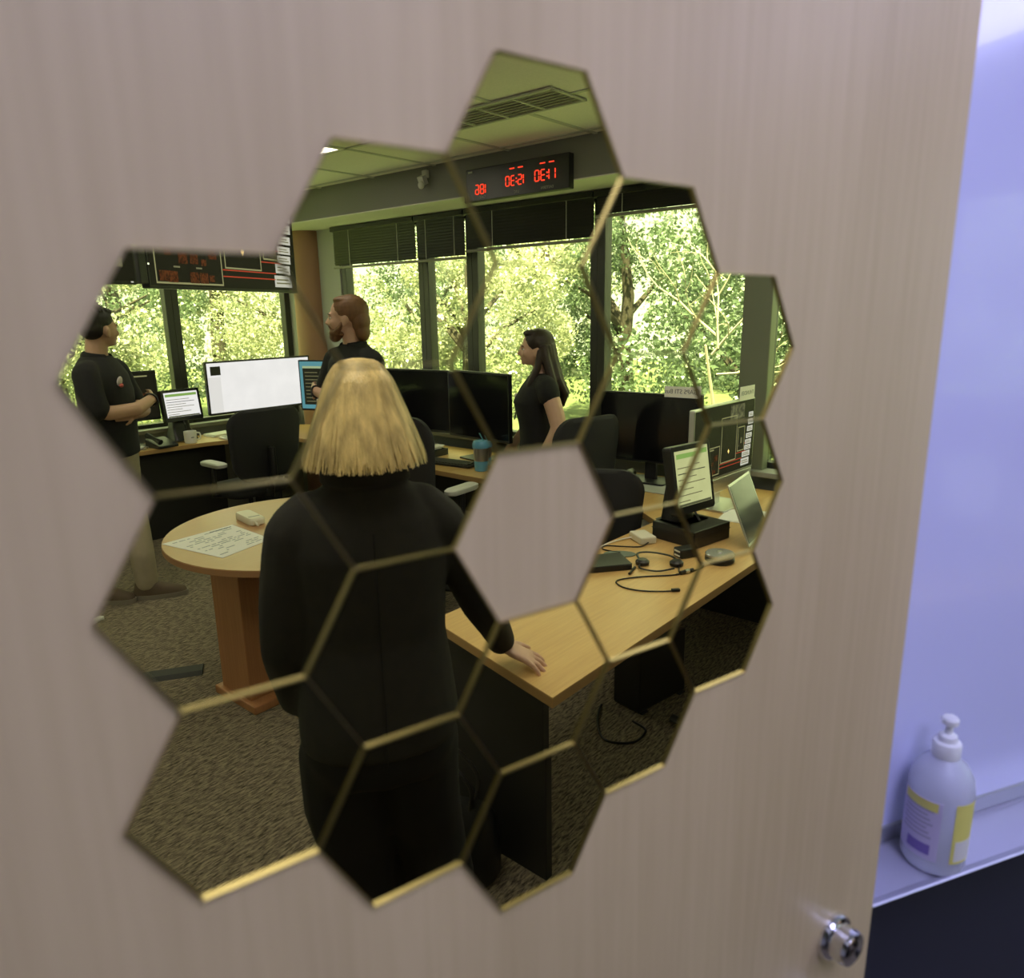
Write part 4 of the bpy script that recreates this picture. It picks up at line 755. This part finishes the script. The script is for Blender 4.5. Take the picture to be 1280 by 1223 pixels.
# blond woman seen from behind, right hand on the near desk
def blond():
    phi = fw(0.55, 0.835); t = thing('person', 'woman with a blond bob and black blazer seen from behind, hand on the desk', 'person', (0.585, 0.925, 0), phi)
    T = Matrix.Translation((0, 0.015, 1.40)) @ Matrix.Rotation(R(6), 4, 'Z')
    b = MB(); headmesh(b, T @ Matrix.Translation((0, 0, 0.012)) @ Matrix.Scale(0.92, 4)); limb(b, [(0, -0.02, 1.28), (0, -0.012, 1.37), (0, 0.0, 1.46)], [0.06, 0.050, 0.05]); stack(b, ((0, 0, 0.85, 0.12, 0.09), (0, 0, 1.1, 0.13, 0.09), (0, -0.01, 1.28, 0.14, 0.08), (0, -0.015, 1.34, 0.08, 0.055)))
    limb(b, [(-0.15, -0.01, 1.28), (-0.185, -0.01, 1.03), (-0.165, 0.10, 0.82)], [0.042, 0.036, 0.026]); hand(b, (-0.165, 0.10, 0.82), (0.1, 0.35, -0.95), (-1, 0, 0), 0.5, 0.9, thumb=-1)
    limb(b, [(0.15, -0.01, 1.28), (0.265, 0.09, 1.04), (0.375, 0.315, 0.815)], [0.046, 0.038, 0.025]); hand(b, (0.378, 0.312, 0.803), (0.80, -0.36, -0.36), (0.35, -0.1, 0.9), 0.40, 1.02, thumb=-1, spread=0.26)
    skinned(b, 'body', SKIN, t, 0.0052, 2); eyes(t, T)
    f = MB(); stack(f, ((0, -0.005, 0.80, 0.176, 0.150), (0, -0.005, 0.86, 0.175, 0.150), (0, 0, 0.95, 0.166, 0.138), (0, 0, 1.04, 0.155, 0.120), (0, 0, 1.14, 0.160, 0.122), (0, -0.005, 1.24, 0.166, 0.120), (0, -0.01, 1.31, 0.150, 0.100), (0, -0.015, 1.355, 0.115, 0.078), (0, -0.018, 1.385, 0.080, 0.066), (0, -0.018, 1.415, 0.072, 0.062)), 28)
    limb(f, [(-0.110, -0.01, 1.315), (-0.150, -0.012, 1.275), (-0.176, -0.012, 1.14), (-0.186, -0.005, 1.02), (-0.172, 0.07, 0.87)], [0.056, 0.060, 0.056, 0.053, 0.046])
    limb(f, [(0.110, -0.01, 1.315), (0.150, -0.008, 1.275), (0.212, 0.04, 1.15), (0.268, 0.10, 1.03), (0.325, 0.21, 0.92), (0.374, 0.308, 0.822)], [0.056, 0.060, 0.056, 0.054, 0.047, 0.041])
    jk = skinned(f, 'blazer', JACKET, t, 0.008, 6)
    f = MB(); f.tube([(0.078*math.cos(a), 0.066*math.sin(a)-0.02, 1.405-0.02*max(0, math.sin(a))) for a in [R(q) for q in range(-240, 61, 15)]], 0.013, 8, flat=2.0); f.build('collar', JACKET, jk, smooth=True)
    f = MB(); f.tube([(0, -0.125, 1.30), (0, -0.133, 1.15), (0, -0.128, 1.04), (0, -0.158, 0.86), (0, -0.163, 0.80)], 0.0022, 6); f.build('back_seam', mat('blazer seam', (0.006, 0.006, 0.006), 0.9), jk)
    legs(t, TROUSER, 0.083, 0.92, ((-0.06, 0.0), (0.13, 0.02)), 0.168, 0.135, 0.102, 0.086, 0.080)
    for fx in (-0.055, 0.125): shoe(t, fx, 0.01, 0, mat('black leather shoe', (0.02, 0.02, 0.02), 0.4))
    # hair: shell plus combed strands falling from the crown
    rg = random.Random(21); top = 0.232
    def shell(a, s_, off=0.0):
        tb = ((0, 0.006, 0), (0.1, 0.036, 0.004), (0.2, 0.053, 0.016), (0.32, 0.071, 0.042), (0.45, 0.085, 0.078), (0.6, 0.099, 0.115), (0.75, 0.112, 0.150), (0.9, 0.124, 0.185), (1.12, 0.134, 0.222))
        i = max(q for q in range(len(tb)-1) if s_ >= tb[q][0]); w_ = (s_-tb[i][0])/(tb[i+1][0]-tb[i][0]); rr = tb[i][1]*(1-w_)+tb[i+1][1]*w_ + off; zz = top - tb[i][2]*(1-w_) - tb[i+1][2]*w_
        return Vector((rr*0.93*math.cos(a), rr*0.92*math.sin(a) - 0.022 + 0.014*(1-s_), zz))
    f = MB(); f.loft([[shell(2*PI*k/40, s_, -0.006) for k in range(40)] for s_ in (0.0, 0.1, 0.2, 0.32, 0.45, 0.58, 0.72, 0.86, 0.96)], True); f.xf(T)
    # leave the face free: keep only the part behind the temples
    keep = [q for q in f.f if True]; f.f = []; 
    Ti = T.inverted()
    for q in keep:
        c = sum((Ti @ f.v[i] for i in q), Vector())/len(q)
        if not (c.y > 0.045 and c.z < 0.165) : f.f.append(q)
    f.mi = [0]*len(f.f)
    HB = mat('blond hair', (0.86, 0.65, 0.30), 0.4, noise=0.5, scale=55, stretch=(1, 1, 0.12), bump=0.4, bscale=300)
    hb = f.build('hair', HB, t, smooth=True, ang=80)
    f = MB(); vs = []; fs = []
    for k in range(3600):
        a = rg.uniform(0, 2*PI); s0 = rg.uniform(0.0, 0.10) if rg.random() < 0.6 else rg.uniform(0.2, 0.6); s1 = rg.uniform(0.86, 1.07)
        off = rg.uniform(-0.004, 0.008); wob = rg.uniform(-0.12, 0.12); ph = rg.uniform(0, 6.28); wd = rg.uniform(0.0010, 0.0022); n = len(vs)
        for j in range(9):
            s_ = s0 + (s1-s0)*j/8; aa = a + wob*s_ + 0.012*math.sin(ph+s_*7); p = shell(aa, s_, off*(0.3+s_)); tv = Vector((-math.sin(aa), math.cos(aa), 0))*wd*(1 if j < 7 else 0.5)
            vs += [p - tv, p + tv]
        pe = Vector(vs[-1])
        if math.sin(a) > 0.45: del vs[n:]; continue
        for j in range(8): i = n+2*j; fs.append((i, i+1, i+3, i+2))
    f.add(vs, fs); f.xf(T); f.build('hair_strands', HB, t, kind='stuff')
blond()
# ================================================================ SMALL THINGS
def at(x, y): return (x, y, DZ)
def cr(pts, n=6):
    pts = [Vector(p) for p in pts]; out = []
    for i in range(len(pts)-1):
        p0 = pts[max(i-1, 0)]; p1 = pts[i]; p2 = pts[i+1]; p3 = pts[min(i+2, len(pts)-1)]
        for k in range(n):
            t_ = k/n; out.append(0.5*((2*p1) + (p2-p0)*t_ + (2*p0-5*p1+4*p2-p3)*t_*t_ + (3*p1-p0-3*p2+p3)*t_**3))
    return out + [pts[-1]]
# round table: printed sheet and beige handset
t = thing('printed_sheet', 'large printed schedule sheet lying on the round table', 'paper', at(1.18, 2.70))
cor = [(-0.19, 0.18), (0.16, 0.21), (0.15, -0.14), (-0.12, -0.21)]
f = MB(); f.prism(cor, 0.0004, 0.0016); f.build('sheet', PAPER, t)
def bil(a, b):
    A, B, C_, D_ = [Vector((*c, 0)) for c in cor]; return A*(1-a)*(1-b) + B*a*(1-b) + C_*a*b + D_*(1-a)*b
rg = random.Random(4); f = MB()
for k in range(14):
    b0 = 0.08+0.062*k
    a0 = 0.08
    while a0 < 0.9:
        L = rg.uniform(0.03, 0.16)
        if rg.random() < 0.5:
            q = [bil(a0, b0), bil(min(a0+L, 0.93), b0), bil(min(a0+L, 0.93), b0+0.02), bil(a0, b0+0.02)]; f.prism([(p.x, p.y) for p in q], 0.0016, 0.0020)
        a0 += L+0.03
f.build('printed_text', INK2, t, kind='stuff')
f = MB(); q = [bil(0.62, 0.06), bil(0.94, 0.06), bil(0.94, 0.085), bil(0.62, 0.085)]; f.prism([(p.x, p.y) for p in q], 0.0016, 0.0021); f.build('heavy_line', INK, t)
t = thing('cordless_receiver', 'beige handheld receiver with a stub antenna on the round table', 'receiver', at(1.43, 2.90), R(-98))
f = MB(); f.loft([[(x*k, y*k, z) for x, y in rrect(0.20, 0.075, 0.02, 4)] for k, z in ((0.94, 0.0005), (1, 0.006), (1, 0.026), (0.92, 0.034))]); f.build('body', CREAM, t, smooth=True)
f = MB(); f.span((0.045, -0.027, 0.034), (0.052, 0.027, 0.0355)); f.build('seam', INK2, t)
f = MB(); f.tube([(0.09, -0.015, 0.02), (0.135, -0.018, 0.012)], 0.006, 8); f.build('antenna', CREAM, t, smooth=True)
# far desk
t = thing('coffee_mug', 'white coffee mug on the far desk beside the touch screen', 'mug', at(2.345, 5.345))
f = MB(); f.lathe([(0.036, 0.0), (0.044, 0.004), (0.046, 0.02), (0.047, 0.095), (0.044, 0.095), (0.042, 0.012), (0.002, 0.010)], n=28); f.build('cup', WHITE, t, smooth=True)
f = MB(); f.tube([(0.045, 0, 0.078), (0.072, -0.01, 0.075), (0.078, -0.012, 0.05), (0.068, -0.01, 0.026), (0.045, 0, 0.022)], 0.006, 8); f.build('handle', WHITE, t, smooth=True)
f = MB(); f.box((-0.005, -0.047, 0.05), (0.022, 0.002, 0.006)); f.build('print', INK, t)
def keyboard(label, loc, phi, m, w_=0.44, d_=0.14):
    t = thing('keyboard', label, 'keyboard', at(*loc), phi, 'keyboards'); f = MB(); f.prism(rrect(w_, d_, 0.01, 3), 0.0005, 0.016); f.build('case', m, t, bevel=0.003)
    f = MB()
    for r_ in range(5):
        for c_ in range(14): f.box((-w_/2+0.03+c_*(w_-0.05)/13.6, -d_/2+0.022+r_*0.024, 0.019), (0.022, 0.018, 0.008))
    f.build('keys', mat('key tops', (0.06, 0.06, 0.06), 0.5) if m is not WHITE else LGREY, t, kind='stuff')
keyboard('pale keyboard on the far desk in front of the wide white monitor', (2.71, 5.29), R(-6), WHITE, 0.26)
t = thing('paper_stack', 'stack of white papers on the far desk right of the mug', 'papers', at(2.68, 5.52), R(3))
for k in range(3): f = MB(); f.box((0.004*k, 0.003*k, 0.004+0.006*k), (0.21, 0.15, 0.0055), R(3*k)); f.build('sheet_bundle', PAPER, t)
t = thing('desk_phone', 'black desk phone on the far desk behind the white mug', 'phone', at(2.13, 5.37), R(8))
f = MB(); f.prism([(-0.09, 0.0), (0.09, 0.0), (0.09, 0.065), (-0.09, 0.02)], -0.08, 0.08, lambda x, y, z: (z, x, y+0.0005)); f.build('base', BLACKP, t, bevel=0.004)
f = MB(); f.tube([(-0.06, -0.08, 0.05), (-0.062, 0.0, 0.075), (-0.06, 0.08, 0.09)], [0.022, 0.014, 0.022], 10); f.build('handset', BLACKP, t, smooth=True)
t = thing('tangled_headset', 'grey headset with a tangled cord on the far desk near the man with folded arms', 'headset', at(1.90, 5.38))
for k in range(4):
    rg = random.Random(k); f = MB(); f.tube([(-0.08+0.05*k+0.05*math.cos(a)+rg.uniform(-.01, .01), -0.02+0.035*math.sin(a+k), 0.006+0.02*abs(math.sin(a*1.5+k))) for a in [0.5*q for q in range(11)]], 0.0045, 6); f.build('cord_coil', mat('grey cord', (0.3, 0.3, 0.29), 0.5) if k % 2 else BLACKP, t, smooth=True)
f = MB(); f.lathe([(0.018, 0.0005), (0.025, 0.006), (0.025, 0.018), (0.015, 0.024)], (0.08, -0.01, 0), 18); f.build('ear_cup', LGREY, t, smooth=True)
# window desk
def tumbler(label, loc, k):
    t = thing('tumbler', label, 'tumbler', at(*loc), 0, 'blue tumblers'); t.scale = (k, k, k)
    f = MB(); f.lathe([(0.038, 0.0), (0.042, 0.004), (0.046, 0.066)], n=28); f.build('sleeve', BLUEP, t, smooth=True)
    f = MB(); f.lathe([(0.046, 0.066), (0.050, 0.15)], n=28); f.build('steel_body', STEEL, t, smooth=True)
    f = MB(); f.lathe([(0.052, 0.148), (0.054, 0.152), (0.054, 0.172), (0.048, 0.186), (0.044, 0.192), (0.01, 0.192)], n=28); f.build('lid', BLUEP, t, smooth=True)
    f = MB(); f.tube([(0.015, -0.01, 0.19), (-0.005, 0.005, 0.24)], 0.004, 8); f.build('straw', mat('blue straw', (0.12, 0.40, 0.5), 0.4), t, smooth=True)
tumbler('blue and steel tumbler at the edge of the window desk', (2.99, 2.82), 1.0); tumbler('smaller blue tumbler behind the other one on the window desk', (3.14, 2.915), 0.82)
keyboard('dark keyboard on the window desk left of the tumbler', (3.02, 3.13), R(-82), BLACKP, 0.40)
t = thing('desk_clutter_tray', 'open black tray with papers and pens left of the tumblers', 'tray', at(3.15, 3.50), R(-85)); t.scale = (0.72, 0.9, 0.9)
f = MB(); f.span((-0.17, -0.11, 0.0005), (0.17, 0.11, 0.012)); 
for a, b in (((-0.17, -0.11, 0.012), (0.17, -0.10, 0.05)), ((-0.17, 0.10, 0.012), (0.17, 0.11, 0.05)), ((-0.17, -0.10, 0.012), (-0.16, 0.10, 0.05)), ((0.16, -0.10, 0.012), (0.17, 0.10, 0.05))): f.span(a, b)
f.build('tray', BLACKP, t)
for k in range(3): f = MB(); f.box((0.02*k-0.02, 0.01*k, 0.052+0.008*k), (0.28-0.03*k, 0.18, 0.004), R(8*k-8)); f.build('paper', PAPER, t)
for k in range(3): f = MB(); f.tube([(-0.14+0.05*k, -0.08, 0.075), (-0.02+0.06*k, 0.06, 0.085)], 0.0045, 8); f.build('pen', (BLACKP, SILVER, CREAM)[k], t, smooth=True)
t = thing('drinking_glass', 'clear drinking glass among the clutter on the window desk', 'glass', at(3.06, 3.72))
f = MB(); f.lathe([(0.028, 0.0), (0.035, 0.12), (0.0335, 0.12), (0.027, 0.006), (0.001, 0.006)], n=24); gm = mat('clear glass', (0.85, 0.9, 0.92), 0.05); gm.node_tree.nodes['Principled BSDF'].inputs['Transmission Weight'].default_value = 0.8; f.build('bowl', gm, t, smooth=True)
# near desk ---------------------------------------------------------------
t = thing('headset', 'black wired headset lying on the near desk', 'headset', at(2.07, 1.06), 0)
f = MB(); f.tube(cr([(-0.03, 0.05, 0.012), (0.02, 0.095, 0.02), (0.06, 0.06, 0.022), (0.075, -0.02, 0.02), (0.05, -0.07, 0.014)]), 0.005, 8, flat=0.6); f.build('head_band', BLACKP, t, smooth=True)
for x, y in ((-0.035, 0.04), (0.035, -0.07)):
    f = MB(); f.lathe([(0.016, 0.0005), (0.026, 0.004), (0.027, 0.016), (0.018, 0.024), (0.002, 0.025)], (x, y, 0.0), 18); f.build('ear_pad', BLACKP, t, smooth=True)
f = MB(); f.tube(cr([(-0.035, 0.04, 0.012), (-0.09, 0.02, 0.008), (-0.08, -0.05, 0.007), (-0.02, -0.09, 0.01)]), 0.0035, 8); f.build('boom', BLACKP, t, smooth=True)
f = MB(); f.tube(cr([(0.035, -0.08, 0.006), (-0.02, -0.11, 0.004), (-0.06, -0.12, 0.0032), (-0.17, -0.02, 0.0032), (-0.25, 0.02, 0.0032), (-0.29, -0.03, 0.0032), (-0.28, -0.10, 0.0032), (-0.24, -0.16, 0.0032), (-0.21, -0.19, 0.0032)]), 0.0028, 8); f.build('cord', BLACKP, t, smooth=True)
f = MB(); f.box((-0.205, -0.195, 0.006), (0.03, 0.014, 0.010), R(-40)); f.build('plug', BLACKP, t, bevel=0.002)
f = MB(); f.tube(cr([(-0.06, -0.12, 0.004), (0.0, -0.145, 0.004), (0.07, -0.165, 0.004), (0.12, -0.155, 0.004), (0.135, -0.11, 0.004)]), 0.0032, 8); f.build('cord_tail', BLACKP, t, smooth=True)
f = MB(); f.tube([(-0.045, -0.13, 0.008), (0.015, -0.15, 0.008)], 0.0075, 10); f.build('inline_switch', BLACKP, t, smooth=True)
f = MB(); f.tube([(-0.025, -0.1365, 0.009), (-0.005, -0.1435, 0.009)], 0.0082, 10); f.build('chrome_band', CHROME, t, smooth=True)
t = thing('usb_dongle_box', 'small black device with two white stripes between the headset and the black box', 'device', at(2.23, 1.015), R(-25))
f = MB(); f.box((0, 0, 0.020), (0.085, 0.055, 0.039), R(0)); f.build('body', BLACKP, t, bevel=0.006)
for k in (-1, 1): f = MB(); f.box((-0.0435, 0.0, 0.02+0.009*k), (0.002, 0.034, 0.006)); f.build('stripe', WHITE, t)
t = thing('conference_puck', 'round black and silver speaker puck at the right end of the near desk', 'speaker', at(2.27, 0.875))
f = MB(); f.lathe([(0.052, 0.0005), (0.058, 0.005), (0.058, 0.018), (0.054, 0.021)], n=32); f.build('base', BLACKP, t, smooth=True)
f = MB(); f.lathe([(0.054, 0.021), (0.057, 0.025), (0.057, 0.031), (0.053, 0.035), (0.002, 0.036)], n=32); f.build('top', mat('clear silver lid', (0.5, 0.52, 0.5), 0.2, 0.6), t, smooth=True)
f = MB(); f.lathe([(0.012, 0.036), (0.010, 0.040), (0.002, 0.041)], n=16); f.build('hub', SILVER, t, smooth=True)
t = thing('power_adapter', 'cream power adapter with a white cable on the near desk', 'adapter', at(2.30, 1.255), R(-33))
f = MB(); f.box((0, 0, 0.0165), (0.075, 0.115, 0.032)); f.build('brick', CREAM, t, bevel=0.006)
f = MB(); f.tube(cr([(-0.03, 0.03, 0.012), (-0.09, 0.03, 0.006), (-0.17, 0.0, 0.004), (-0.25, -0.06, 0.004), (-0.34, -0.07, 0.004)]), 0.003, 8); f.build('cable', WHITE, t, smooth=True)
f = MB(); f.tube(cr([(0.0, -0.055, 0.01), (-0.05, -0.08, 0.004), (-0.12, -0.05, 0.0035), (-0.18, -0.02, 0.0035), (-0.21, -0.06, 0.0035), (-0.16, -0.12, 0.0035)]), 0.0028, 8); f.build('black_cable', BLACKP, t, smooth=True)
f = MB(); f.prism([(0.065*math.cos(a)*1.0, 0.038*math.sin(a)) for a in [2*PI*k/28 for k in range(28)]], 0.0005, 0.004); pd = f.build('mouse_pad', mat('grey green foam', (0.16, 0.20, 0.15), 0.8), loc=at(2.085, 1.235), phi=R(-55), label='small oval green pad on the near desk beside the adapter', cat='mouse pad')
t = thing('clip_folder', 'black folder with a pen on the near desk beside the empty hexagon', 'folder', at(1.90, 1.235), R(-38))
f = MB(); f.box((0, 0, 0.012), (0.26, 0.14, 0.022)); f.build('cover', BLACKP, t, bevel=0.003)
f = MB(); f.box((0.0, 0, 0.024), (0.26, 0.14, 0.002), R(1)); f.build('flap', BLACKM, t)
f = MB(); f.tube([(0.145, -0.06, 0.006), (0.10, -0.12, 0.006)], 0.005, 8); f.build('pen', BLACKP, t, smooth=True)
# laptop standing open at the right end
t = thing('laptop', 'open grey laptop at the right end of the near desk', 'laptop', at(2.62, 0.855), R(8))
f = MB(); f.span((-0.16, -0.10, 0.001), (0.16, 0.0, 0.014)); f.build('base', SILVER, t, bevel=0.003)
T = Matrix.Translation((0, 0.004, 0.012)) @ Matrix.Rotation(R(-22), 4, 'X')
f = MB(); f.span((-0.16, -0.003, 0.0), (0.16, 0.004, 0.27)); f.xf(T); ld = f.build('lid', SILVER, t, bevel=0.002)
f = MB(); f.span((-0.15, -0.0042, 0.012), (0.15, -0.0028, 0.26)); f.xf(T); f.build('screen', mat('reflecting laptop screen', (0.10, 0.11, 0.10), 0.15), ld)
f = MB(); f.span((-0.155, 0.0038, 0.012), (0.155, 0.0048, 0.262)); f.xf(T); f.build('back_cover', mat('grey green laptop cover', (0.20, 0.215, 0.19), 0.3, 0.4), ld)
t = thing('loose_sheet', 'white sheets lying on the right desk behind the touch screen terminal', 'papers', at(2.92, 1.01), R(10))
f = MB(); f.box((0, 0, 0.0015), (0.21, 0.28, 0.002)); f.build('sheet', PAPER, t); f = MB(); f.box((0.03, -0.02, 0.0038), (0.21, 0.28, 0.002), R(12)); f.build('sheet', PAPER, t)
# right desk: pads, mouse, cables
f = MB(); f.box((0, 0, 0.0025), (0.34, 0.46, 0.004)); f.build('desk_mat', mat('pale grey mat', (0.42, 0.44, 0.40), 0.7), loc=at(3.265, 1.72), phi=R(2), bevel=0.001, label='pale grey desk mat in front of the black monitor with the sign', cat='desk mat')
t = thing('computer_mouse', 'black computer mouse left of the square monitor foot', 'mouse', at(3.41, 1.985), R(-80))
f = MB(); f.loft([ring((0, 0, z), rx, ry, 20, 0, 2.4) for z, rx, ry in ((0.0005, 0.030, 0.055), (0.012, 0.032, 0.058), (0.026, 0.026, 0.048), (0.036, 0.014, 0.03), (0.039, 0.004, 0.01))]); f.build('shell', BLACKP, t, smooth=True)
f = MB(); f.tube([(-0.006, 0.035, 0.03), (0.006, 0.035, 0.03)], 0.008, 10); f.build('wheel', GREY, t, smooth=True)
for k in range(2):
    f = MB(); f.tube(cr([(0.18, 0.03, 0.005), (0.08, -0.03, 0.006), (-0.05, 0.03, 0.005), (-0.18, 0.0, 0.005), (-0.26, 0.035, 0.005)]), 0.004, 8)
    f.build('cable', BLACKP, loc=at(3.28, 1.42), smooth=True, label=('thick black cable looping behind the square monitor foot', 'thin black cable lying beside the thick one on the right desk')[k], cat='cable') if k == 0 else None
t = thing('speaker_box', 'small dark speaker at the far right end of the right desk', 'speaker', at(3.44, 0.90), R(-80))
f = MB(); f.span((-0.05, -0.045, 0.0005), (0.05, 0.045, 0.16)); f.build('cabinet', GREY, t, bevel=0.006); f = MB(); f.lathe([(0.036, 0), (0.034, 0.004), (0.01, 0.001)], (0, -0.046, 0.06), 20, NY); f.build('driver', BLACKP, t, smooth=True)
# under the desks
t = thing('computer_tower', 'black computer tower standing under the near desk', 'computer', (2.29, 1.24, 0), R(-10))
f = MB(); f.span((-0.10, -0.09, 0.006), (0.22, 0.06, 0.31)); f.build('case', BLACKP, t, bevel=0.006); f = MB(); f.span((-0.104, -0.09, 0.04), (-0.10, 0.05, 0.29)); f.build('front_panel', BLACKM, t); f = MB(); f.lathe([(0.014, 0), (0.012, 0.004), (0.001, 0.005)], (-0.104, 0.0, 0.26), 16, Matrix.Rotation(R(-90), 3, 'Y')); f.build('power_button', LGREY, t, smooth=True)
for x in (-0.07, 0.19): f = MB(); f.span((x-0.02, -0.10, 0), (x+0.02, 0.06, 0.006)); f.build('foot', BLACKM, t)
t = thing('desk_foot_bar', 'black steel foot rail on the carpet under the near desk', 'foot rail', (2.21, 1.0, 0), R(-98))
f = MB(); f.tube([(-0.03, 0, 0.022), (0.22, 0, 0.022), (0.30, 0, 0.022)], 0.02, 10, flat=0.8); f.build('rail', BLACKM, t, smooth=True); f = MB(); f.tube([(0.305, 0, 0.022), (0.315, 0, 0.022)], 0.021, 10); f.build('end_cap', GREY, t, smooth=True)
f = MB(); f.tube(cr([(0.12, 0.16, 0.0055), (0.0, 0.10, 0.0055), (-0.10, 0.0, 0.0055), (-0.05, -0.10, 0.0055), (0.06, -0.10, 0.0055), (0.09, -0.02, 0.0055)]), 0.005, 8); f.build('floor_cable', BLACKP, loc=(2.02, 1.18, 0), smooth=True, label='black cable looped on the carpet under the near desk', cat='cable')
t = thing('handbag', 'black handbag with loop straps on the floor against the near desk panel', 'bag', (1.02, 1.16, 0), R(-70))
f = MB(); f.loft([[(x*k, y*k2, z) for x, y in rrect(0.30, 0.13, 0.05, 5)] for k, k2, z in ((0.92, 0.9, 0.0), (1.0, 1.0, 0.02), (1.0, 0.95, 0.14), (0.94, 0.6, 0.22), (0.88, 0.3, 0.25))]); f.build('body', mat('black leather', (0.012, 0.012, 0.012), 0.35), t, smooth=True)
for s_ in (-1, 1): f = MB(); f.tube(cr([(-0.08, s_*0.02, 0.23), (-0.085, s_*0.03, 0.33), (0.0, s_*0.035, 0.40), (0.085, s_*0.03, 0.33), (0.08, s_*0.02, 0.23)]), 0.007, 8); f.build('strap', mat('strap leather', (0.03, 0.028, 0.025), 0.4), t, smooth=True)
for x in (-0.03, 0.0, 0.03): f = MB(); f.tube([(x+0.012*math.cos(a), -0.07, 0.12+0.016*math.sin(a)) for a in [2*PI*q/14 for q in range(14)]], 0.003, 6, closed=True); f.build('metal_ring', CHROME, t, smooth=True)
f = MB(); f.box((0, 0, 0.012), (0.10, 0.035, 0.023), R(20)); f.build('white_plug_strip', WHITE, loc=(1.08, 4.10, 0), bevel=0.005, label='small white plug lying on the carpet left of the round table', cat='plug')
